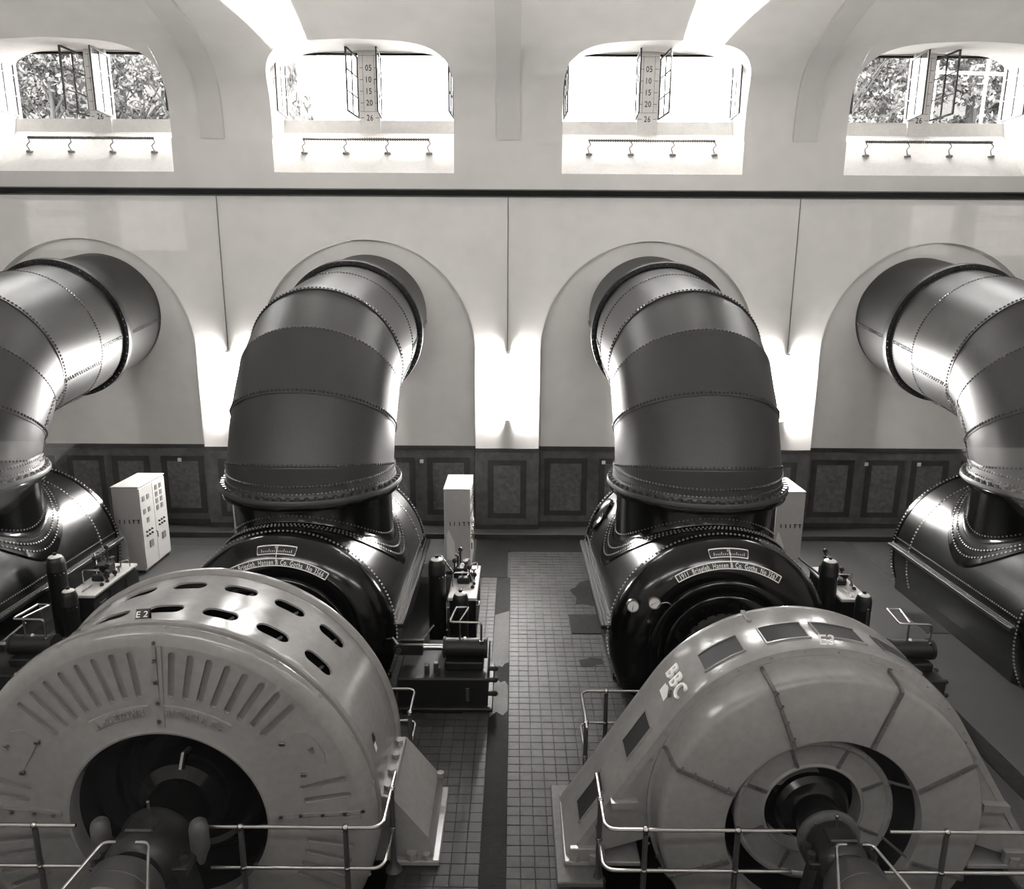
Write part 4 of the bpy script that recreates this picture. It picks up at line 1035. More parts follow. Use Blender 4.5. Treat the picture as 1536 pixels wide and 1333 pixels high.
    for a in seams:
        m_ = MB(); c, s = cos(rad(a)), sin(rad(a)); path = [(1.895, -12.012), (1.862, -12.03), (1.832, -12.305), (1.80, -12.362), (1.45, face_y(1.45) - .006), (1.115, -12.418)]
        rw = []
        for w, lift in ((-.02, -.004), (-.02, .03), (.02, .03), (.02, -.004)):
            row = []
            for i, (r, y) in enumerate(path):
                lr, ly = (lift, 0) if i in (1, 2) else (0, -lift) if i > 3 else (lift * .7, -lift * .7)
                row.append(((r + lr) * s + w * c, y + ly, ZA + (r + lr) * c - w * s))
            rw.append(row)
        m_.grid(rw); sm = B(m_, 'cover_seam', 'gen_s', cv, smooth=30)
        m_ = MB()
        for r in (1.2, 1.4, 1.6, 1.76): m_.dome((r * s + .034 * c, face_y(r), ZA + r * c - .034 * s), (0, -1, 0), .014, .014); m_.dome((r * s, face_y(r) - .034, ZA + r * c), (0, -1, 0), .016, .014)
        for y in (-12.1, -12.2, -12.28):
            r = float(np.interp(-y, [12.04, 12.3], [1.855, 1.825])) + .03; m_.dome((r * s, y, ZA + r * c), (s, 0, c), .016, .014)
        m_.dome((1.888 * s, -12.014, ZA + 1.888 * c), (0, -1, 0), .022, .02)
        B(m_, 'seam_bolts', 'steel_d', cv, kind='stuff')
    m_ = MB()
    for k in range(32):
        a = rad(5 + 11.25 * k); m_.dome((1.945 * sin(a), -11.98, ZA + 1.945 * cos(a)), (0, -1, 0), .02, .018)
    B(m_, 'flange_bolts', 'gen', cv, kind='stuff')
    # inner shroud, its ribs, dark annulus behind
    m_ = MB(); m_.lathe([(1.11, -12.30), (1.18, -12.0), (1.18, -11.6), (.3, -11.6)], 80); B(m_, 'bore_lining', 'gen_d')
    m_ = MB(); m_.lathe([(.915, -11.95), (.92, -12.12), (.91, -12.14), (.875, -12.145), (.86, -12.135), (.84, -12.11), (.60, -12.10), (.575, -12.115), (.56, -12.11), (.55, -12.07), (.55, -11.9)], 88); sh = B(m_, 'inner_shroud', 'gen', smooth=28)
    for a in seams:
        m_ = MB(); c, s = cos(rad(a)), sin(rad(a)); q = []
        for d in (-12.10, -12.125):
            for r, w in ((.60, -.018), (.60, .018), (.87, .018), (.87, -.018)): q.append((r * s + w * c, d, ZA + r * c - w * s))
        m_.add(q, [(4, 5, 6, 7), (0, 1, 5, 4), (1, 2, 6, 5), (2, 3, 7, 6), (3, 0, 4, 7)]); B(m_, 'shroud_rib', 'gen_s', sh, smooth=0)
    m_ = MB()
    for a in seams:
        for r in (.66, .76, .86): m_.dome((r * sin(rad(a)), -12.125, ZA + r * cos(rad(a))), (0, -1, 0), .012, .012)
    for k in range(24):
        a = rad(7 + 15 * k); m_.dome((.893 * sin(a), -12.145, ZA + .893 * cos(a)), (0, -1, 0), .012, .012)
    B(m_, 'shroud_bolts', 'steel_d', sh, kind='stuff')
    for a in (64, 112.5):
        m_ = MB(); m_.tube([(.9 * sin(rad(a)), -12.12, ZA + .9 * cos(rad(a))), (1.10 * sin(rad(a)), -12.36, ZA + 1.10 * cos(rad(a)))], .016, 6); B(m_, 'stay_rod', 'gen_s', sh)
    m_ = MB(); m_.lathe([(.02, -11.95), (.36, -11.95), (.42, -12.0), (.43, -12.08), (.38, -12.14), (.30, -12.16), (.27, -12.18), (.26, -12.5)], 48); B(m_, 'rotor_hub', 'black')
    # feet
    for s in (-1, 1):
        m_ = MB(); x0, x1 = sorted((s * 1.95, s * 2.86)); m_.box(x0, x1, -12.05, -10.86, .07, .13, .01); ft = B(m_, 'foot_plate', 'gen', smooth=0)
        m_ = MB(); x0, x1 = sorted((s * 2.38, s * 2.80)); m_.box(x0, x1, -12.04, -11.97, .13, .30, .01); B(m_, 'foot_lip', 'gen', ft, smooth=0)
        m_ = MB(); m_.hexbolt((s * 2.5, -12.02, .13), (0, 0, 1), .075, .10); m_.hexbolt((s * 2.72, -12.02, .13), (0, 0, 1), .05, .08); B(m_, 'foot_bolts', 'gen', ft, kind='stuff')
        m_ = MB(); x0, x1 = sorted((s * 2.42, s * 2.96)); m_.box(x0, x1, -12.3, -10.6, .0, .07, .012); B(m_, 'bed_plate', 'concrete', ft, smooth=0)
        # stepped gusset in front of the skirt
        m_ = MB(); pr = [(2.02, ZA + .04), (2.33, ZA + .02), (2.33, ZA - .06), (2.02, ZA - .06)]; n = 4
        m_.add([(s * x, -12.06, z) for x, z in pr] + [(s * x, -11.96, z) for x, z in pr], [(0, 1, 2, 3), (4, 5, 6, 7)] + [(i, (i + 1) % 4, 4 + (i + 1) % 4, 4 + i) for i in range(4)])
        B(m_, 'gusset_step', 'gen', smooth=0)
    return t
gen_e3()

# ================================================================== SHAFT BEARINGS
def bearing(X, rb, y0, y1, rd, yd0, yd1, disc, label, label2):
    bs = (0, (y0 + y1) / 2, 0)
    t = thing('shaft_bearing', (X, bs[1], 0), label, 'bearing'); B = lambda mb, nm, mt, par=t, **k: mb.build(nm, mt, par, bs, **k)
    m_ = MB(); m_.lathe([(rb * .55, y0 + .03), (rb * .86, y0 + .02), (rb * .93, y0), (rb * .93, y0 - .06), (rb * .88, y0 - .1), (rb * .90, (y0 + y1) / 2), (rb * .88, y1 + .1), (rb * .84, y1 + .05), (rb * .70, y1), (rb * .5, y1 - .005)], 48); B(m_, 'bearing_housing', 'gen_d2')
    m_ = MB(); m_.box(-rb * 1.22, rb * 1.22, y1 + .06, y0 - .06, ZA - .06, ZA + .03, .012); cp = B(m_, 'cap_joint', 'gen_d2', smooth=0)
    m_ = MB()
    for s in (-1, 1):
        for y in (y0 - .14, y1 + .14): m_.hexbolt((s * rb * 1.08, y, ZA + .03), (0, 0, 1), .045, .07)
    B(m_, 'cap_nuts', 'steel_d', cp, kind='stuff')
    m_ = MB(); m_.box(-.16, .14, (y0 + y1) / 2 - .1, (y0 + y1) / 2 + .1, ZA + rb * .80, ZA + rb * .96, .015); B(m_, 'oil_lid', 'gen_d2', cp, smooth=0)
    m_ = MB(); m_.tube([(-.02, y0 - .1, ZA + rb * .9), (-.02, y0 - .1, ZA + rb * .9 + .14)], .016, 8); m_.sphere((-.02, y0 - .1, ZA + rb * .9 + .15), .022, 8, 5); B(m_, 'oil_gauge', 'steel', cp)
    m_ = MB(); h = .42
    pr = [(-rb * .9, ZA - .05), (rb * .9, ZA - .05), (rb * 1.25, .1), (rb * 1.35, .0), (-rb * 1.35, .0), (-rb * 1.25, .1)]
    m_.add([(x, y1 + .08, z) for x, z in pr] + [(x, y0 - .08, z) for x, z in pr], [tuple(range(6)), tuple(range(6, 12))] + [(i, (i + 1) % 6, 6 + (i + 1) % 6, 6 + i) for i in range(6)]); B(m_, 'pedestal', 'gen_d2', smooth=0)
    if disc:
        m_ = MB(); m_.lathe([(.2, y0 + .10), (disc - .02, y0 + .10), (disc, y0 + .085), (disc, y0 + .055), (disc - .02, y0 + .04), (.22, y0 + .03)], 56); d = B(m_, 'oil_thrower_disc', 'gen_s')
        m_ = MB()
        for k in range(6): a = rad(60 * k + 20); m_.dome((disc * .78 * sin(a), y0 + .036, ZA + disc * .78 * cos(a)), (0, -1, 0), .018, .016)
        B(m_, 'disc_bolts', 'steel_d', d, kind='stuff')
    m_ = MB(); m_.lathe([(.20, y0 + .2), (.2, yd0)], 32); B(m_, 'shaft', 'steel_d')
    if not disc:
        for s in (-1, 1):
            m_ = MB(); m_.vlathe([(.0, .42), (.05, .415), (.085, .38), (.10, .32), (.10, .06), (.07, 0.0), (.03, -.12)], 16, (s * rb * 1.25, (y0 + y1) / 2 + .1)); 
            m_.v = [(x, y, z + ZA - .05) for x, y, z in m_.v]; B(m_, 'oil_pot', 'gen_s')
    bs = (0, (yd0 + yd1) / 2, 0)
    t2 = thing('coupling_drum', (X, bs[1], 0), label2, 'drum')
    m_ = MB(); m_.lathe([(.2, yd0), (rd - .03, yd0), (rd, yd0 - .03), (rd, (yd0 + yd1) / 2 + .006), (rd - .008, (yd0 + yd1) / 2), (rd, (yd0 + yd1) / 2 - .006), (rd, yd1 + .03), (rd - .03, yd1)], 64); m_.build('drum_shell', 'drum', t2, bs)
    m_ = MB(); m_.lathe([(rd - .03, yd1), (rd - .06, yd1 + .03), (.15, yd1 + .03), (.12, yd1 - .02), (0, yd1 - .02)], 64); m_.build('drum_face', 'blackm', t2, bs)
    m_ = MB()
    for s in (-1, 1): m_.tube(rounded([(s * (rd + .05), yd1, .0), (s * (rd + .05), yd1, ZA + .28), (s * (rd * .6), yd0 + .05, ZA + rd + .08), (s * (rd * .25), yd0 + .05, ZA + rd + .08)], .1), .016, 8)
    m_.build('guard_bow', 'steel', t2, bs)
    mb_ = MB().box(-rd * .7, rd * .7, yd1 + .05, yd0 - .05, 0, ZA - rd + .05, .02); mb_.build('drum_stand', 'blackm', t2, bs, smooth=0)
M['gen_d2'] = mat('bearing_dark_enamel', .02, .3, nscale=10, namt=.2, bump=.04)
M['drum'] = mat('turned_steel_drum', .16, .3, metal=.8, nscale=40, namt=.1)
bearing(MX[1], .42, -12.62, -13.15, .385, -13.27, -13.72, None, 'dark shaft bearing on a pedestal before the E 2 generator', 'turned metal drum on the shaft end below the E 2 generator')
bearing(MX[2], .30, -12.62, -13.02, .31, -13.14, -13.6, .345, 'dark shaft bearing with round disc before the E3 generator', 'turned metal drum on the shaft end below the E3 generator')

# ================================================================== GUARD RAILS
def rail(path_top, z0, z1, posts, label, ends=None):
    """pipe guard: top and lower rail along the plan path, posts with ball joints"""
    b = (posts[0][0], posts[0][1], 0)
    t = thing('guard_rail', b, label, 'railing', 'pipe railings round the generators')
    for z, nm in ((z1, 'top_rail'), (z0, 'lower_rail')):
        MB().tube(rounded([(x, y, z) for x, y in path_top], .14, 6), .021, 10).build(nm, 'steel', t, b)
    for x, y in posts:
        m_ = MB(); m_.vlathe([(.10, 0), (.10, .015), (.06, .05), (.04, .12), (.033, .2), (.030, z1 - .05)], 14, (x, y)); p = m_.build('post', 'post', t, b)
        for z in (z0, z1): MB().sphere((x, y, z), .040, 12, 8).build('ball_joint', 'steel', p, b)
    return t
YR = -12.66
rail([(-7.6, YR), (-4.55, YR)], .58, 1.10, [(-6.6, YR), (-5.0, YR)], 'bright pipe railing at lower left before the E 2 generator')
rail([(-3.12, YR), (-1.22, YR), (-1.22, -11.75)], .58, 1.10, [(-2.76, YR), (-1.62, YR), (-1.22, -12.05)], 'bright pipe railing right of the E 2 shaft, turning back along the foot')
rail([(-1.75, -9.80), (-1.24, -9.80), (-1.24, -10.45)], .52, 1.04, [(-1.24, -10.4)], 'short pipe railing behind the right edge of the E 2 generator')
rail([(2.35, -9.82), (1.19, -9.82), (1.19, -10.75)], .52, 1.04, [(1.56, -9.82), (1.19, -10.6)], 'pipe railing behind the left shoulder of the E3 generator')
rail([(3.26, YR), (1.2, YR), (1.2, -11.75)], .58, 1.10, [(2.64, YR), (1.64, YR), (1.2, -12.2)], 'bright pipe railing left of the E3 shaft, turning back along the foot')
rail([(4.28, YR), (7.4, YR)], .58, 1.10, [(4.9, YR), (5.95, YR)], 'bright pipe railing at lower right before the E3 generator')
rail([(6.2, -10.6), (6.2, -9.82), (5.6, -9.82)], .52, 1.04, [(6.2, -10.5)], 'short pipe railing beyond the right edge of the E3 generator')

# ================================================================== SWITCH CABINETS
def cabinet(x0, x1, y0, y1, h, label, tools=True):
    b = (x0, y1, 0); t = thing('switch_cabinet', ((x0 + x1) / 2, (y0 + y1) / 2, 0), label, 'cabinet', 'switch cabinets'); b = ((x0 + x1) / 2, (y0 + y1) / 2, 0)
    B = lambda mb, nm, mt, par=t, **k: mb.build(nm, mt, par, b, **k)
    B(MB().box(x0, x1 - .015, y1, y0, .08, h, .01), 'body', 'cab', smooth=0)
    B(MB().box(x0 + .03, x1 - .04, y1 + .03, y0 - .03, 0, .08), 'plinth', 'cab_dark', smooth=0)
    B(MB().box(x0 - .012, x1 + .012, y1 - .012, y0 + .012, h, h + .03, .008), 'top_panel', 'cab', smooth=0)
    ym = (y0 + y1) / 2; x = x1 - .015
    for k, (a, c) in enumerate(((y1 + .01, ym - .005), (ym + .005, y0 - .01))):
        d = B(MB().box(x, x + .022, a, c, .12, h - .03, .006), 'door', 'cab', smooth=0)
        w = c - a
        cells = ([(.25, h - .3), (.6, h - .3), (.25, h - .62), (.6, h - .62), (.45, h - .86)] if k == 0 else [(u, h - .2 - .17 * r) for r in range(4) for u in (.25, .6)])
        for u, z in cells:
            m = B(MB().box(x + .022, x + .034, a + w * u - .055, a + w * u + .055, z - .06, z + .06, .004), 'meter', 'ledge_mid', d, smooth=0)
        for z in ((h - 1.12, h - 1.22) if k == 0 else (h - 1.05, h - 1.15)):
            for u in (.25, .45, .65): 
                m_ = MB(); m_.dome((x + .022, a + w * u, z), (1, 0, 0), .028, .05, 8); B(m_, 'rotary_switch', 'cab_dark', d)
        m_ = MB(); m_.box(x + .022, x + .05, a + w * .5 - .07, a + w * .5 + .09, h - 1.55, h - 1.38, .006); B(m_, 'relay_box', 'ledge_mid', d, smooth=0)
    m_ = MB(); m_.tube([(x + .03, ym - .04, h - 1.25), (x + .07, ym - .04, h - 1.25), (x + .07, ym - .04, h - 1.4)], .012, 6); B(m_, 'door_handle', 'steel_d')
    if tools:
        for k in range(5):
            xx = x0 + .14 + .11 * k; m_ = MB(); m_.tube([(xx, y1, h - .78), (xx, y1 - .03, h - .78)], .008, 6); m_.tube([(xx, y1 - .02, h - .77), (xx + random.uniform(-.01, .01), y1 - .02, h - .86)], .011, 6)
            if k > 2: m_.tube([(xx - .03, y1 - .02, h - .775), (xx + .03, y1 - .02, h - .775)], .011, 6)
            B(m_, 'hanging_key', 'cab_dark')
        m_ = MB(); m_.add([(x0 + .10, y1 - .004, h - .96), (x0 + .24, y1 - .03, h - 1.3), (x0 + .26, y1 - .03, h - 1.75), (x0 + .05, y1 - .03, h - 1.7), (x0 + .06, y1 - .004, h - 1.1)], [(0, 1, 2, 3, 4)])
        m_.add([(x0 + .10, y1 - .001, h - .96), (x0 + .24, y1 - .001, h - 1.3), (x0 + .26, y1 - .001, h - 1.75), (x0 + .05, y1 - .001, h - 1.7), (x0 + .06, y1 - .001, h - 1.1)], [(0, 1, 2, 3, 4)])
        B(m_, 'hanging_cloth', 'white', smooth=0)
cabinet(-9.20, -8.56, -1.85, -3.12, 2.12, 'pale switch cabinet left of the second pipe, gauges on its side')
cabinet(-1.45, -.84, -1.75, -3.05, 2.10, 'pale switch cabinet in the middle beside the tiled aisle')
cabinet(6.36, 7.02, -1.75, -3.0, 2.08, 'pale switch cabinet half hidden behind the third pipe')

# ================================================================== GOVERNORS: tables, oil bottles, servomotors
GRP = 'governor sets beside the turbines'
def place_copies(o, spots, labels, cat, group):
    for i, (p, l) in enumerate(zip(spots, labels)):
        q = o if i == 0 else copy_tree(o)
        q.location = p; tag(q, l, cat, group)
WHICH = ('between the second turbine and the aisle', 'right of the turbine with plate 3567', 'at the left picture edge beside the first turbine')
GOV = [(0, 0), (7.50, .05), (-7.28, 0)]     # shifts from the set of bay two
def oil_bottle(r, h):
    t = thing('oil_bottle', (0, 0, 0), 'x', 'cylinder')
    m_ = MB(); m_.vlathe([(.0, 0), (r * .95, 0), (r, .03), (r, h - .30), (r * 1.02, h - .29), (r * 1.02, h - .27), (r, h - .26), (r, h - .12), (r * .86, h - .04), (r * .72, h - .015)], 28); m_.build('bottle_body', 'blackm', t)
    m_ = MB(); m_.vlathe([(r * .74, h - .025), (r * .66, h + .0), (r * .35, h + .022), (0, h + .026)], 24); m_.build('white_cap', 'white', t, label='white domed cap')
    m_ = MB(); m_.vlathe([(.035, h + .02), (.035, h + .07), (.0, h + .07)], 8); m_.build('cap_valve', 'blackm', t)
    m_ = MB()
    for k in range(3):
        a = -1.2 + .5 * k; m_.dome((r * cos(a), r * sin(a), h - .33), (cos(a), sin(a), 0), .014, .012)
    m_.build('cap_studs', 'steel', t)
    m_ = MB(); m_.tube(rounded([(r * .9, 0, .25), (r + .08, 0, .25), (r + .08, 0, .01)], .05), .018, 6); m_.build('drain_pipe', 'steel_d', t)
    return t
def at(x, y, z): return [(x + dx, y + dy, z) for dx, dy in GOV]
place_copies(oil_bottle(.165, 1.72), at(-1.27, -6.38, 0), ['tall black oil cylinder with white cap ' + w for w in WHICH], 'cylinder', 'tall oil cylinders')
place_copies(oil_bottle(.145, 1.24), at(-.79, -6.86, 0), ['short black oil cylinder with white cap ' + w for w in WHICH], 'cylinder', 'short oil cylinders')
def gov_table():
    t = thing('governor_table', (0, 0, 0), 'x', 'table')
    MB().box(-.28, .28, -.82, .82, .94, 1.0, .012).build('table_top', 'dullw', t, smooth=0)
    MB().box(-.25, .25, -.78, .78, .02, .94, .01).build('table_body', 'blackm', t, smooth=0)
    for y in (-.6, 0, .6): MB().box(.25, .262, y - .24, y + .24, .12, .86, .004).build('side_door', 'blackm', t, smooth=0)
    m_ = MB(); m_.tube([(.27, -.7, .80), (.31, -.7, .80), (.31, -.5, .80), (.27, -.5, .80)], .01, 6); m_.build('grab_handle', 'steel', t)
    # valve block with wheels, pipes and gauges
    vb = MB(); vb.box(-.24, .04, .10, .42, 1.0, 1.22, .02); vb.box(-.14, .10, -.18, .02, 1.0, 1.12, .02); vb = vb.build('valve_block', 'blackm', t, smooth=0)
    for (x, y, z, r) in ((-.16, .30, 1.44, .07), (.0, .18, 1.34, .055), (-.05, -.1, 1.22, .05), (.16, .3, 1.12, .045), (.02, .36, 1.30, .05)):
        m_ = MB(); m_.tube([(x, y, 1.0), (x, y, z)], .022, 8); m_.vlathe([(.0, z + .02), (r, z + .02), (r * 1.05, z + .008), (r, z - .004), (.0, z - .004)], 14, (x, y)); m_.build('valve_spindle', 'steel', vb)
    for (x, y, z) in ((-.22, .16, 1.36), (-.12, .44, 1.5), (.08, .06, 1.26), (.12, -.06, 1.16), (.18, .12, 1.08)):
        m_ = MB(); m_.sphere((x, y, z), .05, 10, 7); m_.tube([(x, y, z), (x, y, 1.0)], .018, 6); m_.build('valve_bulb', 'blackm', vb)
    m_ = MB(); m_.tube(rounded([(-.22, -.3, 1.0), (-.22, -.3, 1.30), (.12, -.3, 1.30), (.16, -.22, 1.12), (.16, -.22, 1.0)], .06), .014, 8); m_.build('hand_bow', 'steel', t)
    m_ = MB(); m_.tube(rounded([(.1, .5, 1.0), (.1, .5, 1.16), (.22, .62, 1.16), (.22, .62, 1.0)], .05), .014, 8); m_.build('hand_bow', 'steel', t)
    m_ = MB(); m_.tube([(-.02, -.7, 1.01), (-.02, -.35, 1.01)], .02, 6); m_.build('link_rod', 'steel', t)
    m_ = MB(); m_.sphere((.17, -.35, 1.02), .04, 8, 6); m_.sphere((.19, -.18, 1.02), .035, 8, 6); m_.build('oil_cup', 'blackm', t)
    m_ = MB(); m_.tube([(-.26, .28, 1.05), (-.55, .7, 1.25)], .022, 8); m_.build('lever_arm', 'steel_d', t)
    return t
place_copies(gov_table(), at(-.78, -5.74, 0), ['cream topped governor table with valves ' + w for w in WHICH], 'table', 'governor tables')
def servo():
    t = thing('servomotor', (0, 0, 0), 'x', 'machine')
    MB().box(-.78, .70, -.72, .62, 0, .56, .02).build('oil_sump', 'blackm', t, smooth=0)
    MB().box(-.86, .78, -.80, .70, 0, .07, .015).build('sump_foot', 'blackm', t, smooth=0)
    MB().box(-.02, .62, -.45, .0, .56, .70, .02).build('cylinder_saddle', 'blackm', t, smooth=0)
    m_ = MB(); m_.tube([(-.05, -.22, .86), (.66, -.22, .86)], .155, 24); m_.tube([(-.06, -.22, .86), (-.02, -.22, .86)], .175, 24); m_.tube([(.62, -.22, .86), (.68, -.22, .86)], .175, 24); cy = m_.build('servo_cylinder', 'blackm', t)
    m_ = MB(); m_.dome((.30, -.22, 1.015), (0, 0, 1), .03, .04, 8); m_.build('vent_plug', 'white', cy)
    m_ = MB(); m_.tube([(-.06, -.22, .86), (-.42, -.22, .86)], .055, 14); m_.build('piston_rod', 'steel', t)
    m_ = MB(); 
    for y in (-.30, -.14):
        ring = [(-.42 - .30 + .30 * 0 + x, y, z) for x, z in []]
    pr = [(-.40, .95), (-.40, .77), (-.78, .77), (-.86, .80), (-.89, .86), (-.86, .92), (-.78, .95)]
    for y0, y1 in ((-.34, -.27), (-.17, -.10)):
        n = len(pr); m_.add([(x, y0, z) for x, z in pr] + [(x, y1, z) for x, z in pr], [tuple(range(n)), tuple(range(n, 2 * n))] + [(i, (i + 1) % n, n + (i + 1) % n, n + i) for i in range(n)])
    ck = m_.build('crosshead', 'blackm', t, smooth=40)
    m_ = MB(); m_.tube([(-.80, -.38, .86), (-.80, -.06, .86)], .05, 10); m_.build('cross_pin', 'steel_d', ck)
    m_ = MB(); m_.tube([(-.82, -.22, .88), (-1.35, .35, 1.14)], .03, 10); m_.build('regulating_rod', 'steel', t)
    m_ = MB(); m_.tube(rounded([(.12, .28, 1.35), (.05, -.28, 1.35), (.58, -.30, 1.35), (.58, -.30, 1.0)], .06), .019, 8); m_.tube([(.58, -.30, 1.02), (.58, -.30, .97)], .035, 8)
    m_.tube(rounded([(.12, .28, 1.35), (.34, .28, 1.35), (.22, -.28, 1.36)], .05), .019, 8); m_.tube([(.22, -.27, 1.35), (.22, -.27, 1.0)], .017, 8); m_.build('hand_bow', 'steel', t)
    for x, z in ((-.30, .66), (-.15, .70), (-.12, .62)): MB().box(x - .04, x + .04, -.62, -.54, z - .12, z + .08, .01).build('linkage_lug', 'steel_d', t, smooth=0)
    for z, y in ((.42, -.5), (.34, -.35), (.2, -.55), (.46, -.2)):
        m_ = MB(); m_.tube([(.70, y, z), (.80, y, z)], .04, 8); m_.sphere((.82, y, z), .045, 8, 6); m_.build('side_valve', 'blackm', t)
    MB().box(.34, .40, -.735, -.715, .16, .40, .008).build('sight_glass', 'steel_d', t, smooth=0)
    m_ = MB(); m_.tube([(-.30, .5, .9), (-.62, .2, .62)], .02, 6); m_.tube([(-.05, .58, .56), (-.05, .58, 1.2)], .02, 6); m_.build('oil_pipe', 'steel_d', t)
    return t
place_copies(servo(), at(-.92, -7.98, 0), ['black servomotor with bright piston rod ' + w for w in WHICH], 'machine', 'servomotors')

# ================================================================== OUTSIDE
g = MB(); g.add([(-80, 3, -1), (80, 3, -1), (80, 90, -1), (-80, 90, -1)], [(0, 1, 2, 3)]); struct(g.build('ground_outside', 'ground', smooth=0))
def hill_z(y): return -1 + 8.5 * min(1, max(0, (y - 12) / 8)) + max(0, y - 20) * .95
def hill(x0, x1, nm):
    m_ = MB(); pts = []
    for i in range(15):
        x = x0 + (x1 - x0) * i / 14
        pts.append([(x, 11 + 2.6 * j, hill_z(11 + 2.6 * j) + (random.uniform(-.5, .5) if j > 1 else 0)) for j in range(16)])
    m_.grid(pts); struct(m_.build(nm, 'ground'))
hill(-62, -13.5, 'hillside_left'); hill(14.5, 62, 'hillside_right')
def tree_mesh(seed, h, spread, leaves):
    rg = np.random.default_rng(seed); mb = MB(); cl = []
    for _ in range(34):
        a = rg.uniform(0, 2 * pi); zz = rg.uniform(.28, 1.0); rr = spread * math.sqrt(rg.uniform(0, 1)) * (1.15 - .75 * (zz - .28))
        cl.append((rr * cos(a), rr * sin(a), h * zz, rg.uniform(.5, 1.0)))
    for _ in range(leaves):
        c = cl[rg.integers(len(cl))]; d = rg.normal(size=3); d /= np.linalg.norm(d); d *= c[3] * rg.uniform(.35, 1.0) * np.array([1.2, 1.2, .6])
        p = np.array(c[:3]) + d; s = rg.uniform(.09, .19); u = rg.normal(size=3); u /= np.linalg.norm(u); v = np.cross(u, rg.normal(size=3)); v /= np.linalg.norm(v) + 1e-9
        mb.add([p - u * s, p + v * s * .5, p + u * s, p - v * s * .5], [(0, 1, 2, 3)])
    return mb, cl
protos = []
for k, (h, sp, lv) in enumerate(((13, 3.2, 3800), (10, 2.6, 3200))):
    t = thing('tree', (0, 0, 0), 'x', 'tree'); mb, cl = tree_mesh(k + 3, h, sp, lv)
    me = bpy.data.meshes.new('foliage'); me.from_pydata(mb.v, [], mb.f); me.materials.append(M['leaf']); o = bpy.data.objects.new('foliage', me); COL.objects.link(o); o.parent = t; o['kind'] = 'stuff'
    m_ = MB(); m_.tube([(0, 0, -.5), (.1, 0, h * .3), (-.1, .1, h * .65), (0, 0, h * .95)], [.22, .18, .11, .03], 8)
    for c in cl[:14]: m_.tube([(0, 0, c[2] * .7), (c[0] * .5, c[1] * .5, c[2] * .85), c[:3]], [.07, .05, .015], 5)
    m_.build('trunk', 'bark', t); protos.append(t)
TS = []
for sg in (-1, 1):
    for k in range(6): TS.append((sg * (17.6 + 2.15 * k), 21.5 + (k % 3) * 1.1, None, k % 2))
    for k in range(4): TS.append((sg * (20.5 + 3.2 * k), 27 + (k % 2) * 1.4, None, (k + 1) % 2))
TLB = ['tall leafy tree outside the leftmost window', 'leafy tree outside the rightmost window']
used = [0, 0]
POS = ['nearest tree', 'small tree', 'slanting tree at its right', 'high tree behind', 'topmost tree', 'tree at its right edge', 'tree at its left edge']
cnt = [0, 0]
for x, y, z, k in TS:
    o = protos[k] if not used[k] else copy_tree(protos[k]); used[k] = 1
    o.location = (x, y, hill_z(y) + .2); o.rotation_euler = (0, 0, random.uniform(0, 6)); s = random.uniform(.85, 1.1); o.scale = (s, s, s)
    side = 0 if x < 0 else 1; n = cnt[side]; cnt[side] += 1
    tag(o, 'leafy tree on the slope seen through the %s window' % ('leftmost' if side == 0 else 'rightmost'), 'tree', 'trees seen through the %s window' % ('leftmost' if side == 0 else 'rightmost'))
t = copy_tree(protos[1]); t.location = (-10.15, 15, -1); t.scale = (.6, .6, 1.74); tag(t, 'tree top at the left edge of the second window', 'tree')
# white stair railing outside the right-hand window
rt = thing('outdoor_railing', (15.2, 8, 10), 'white stair railing outside the rightmost window', 'railing')
def rb(a, b, r=.05): return MB().tube([a, b], r, 8)
RB = (15.2, 8, 10)
rb((12.2, 8, 17.2), (14.6, 8, 14.6)).build('handrail', 'white', rt, RB); rb((12.0, 8, 16.5), (14.5, 8, 13.9)).build('handrail', 'white', rt, RB)
rb((14.7, 8, 14.5), (19.5, 8, 14.4)).build('handrail', 'white', rt, RB); rb((14.7, 8, 13.95), (19.5, 8, 13.85)).build('handrail', 'white', rt, RB)
for x in (14.65, 16.4, 18.2): rb((x, 8, 12.0), (x, 8, 14.5), .05).build('post', 'white', rt, RB)

# added housings for the vault streak spots, out of sight below the middle sills
for i, (fx, fy, fz, d0, d1) in enumerate(ADDED_UPLIGHTS):
    b = (fx, fy, fz - .12)
    t = thing('added_uplight', b, 'unseen black floodlight on a bracket outside the %s window' % ('second', 'third')[i], 'added_uplight', 'added lamps outside the windows')
    MB().box(fx - .12, fx + .12, fy + .05, fy + .30, fz - .11, fz + .10, .01).build('lamp_housing', 'blackm', t, b, smooth=0)
    MB().box(fx - .03, fx + .03, 1.22, fy + .2, fz - .15, fz - .11, .005).build('wall_bracket', 'blackm', t, b, smooth=0)

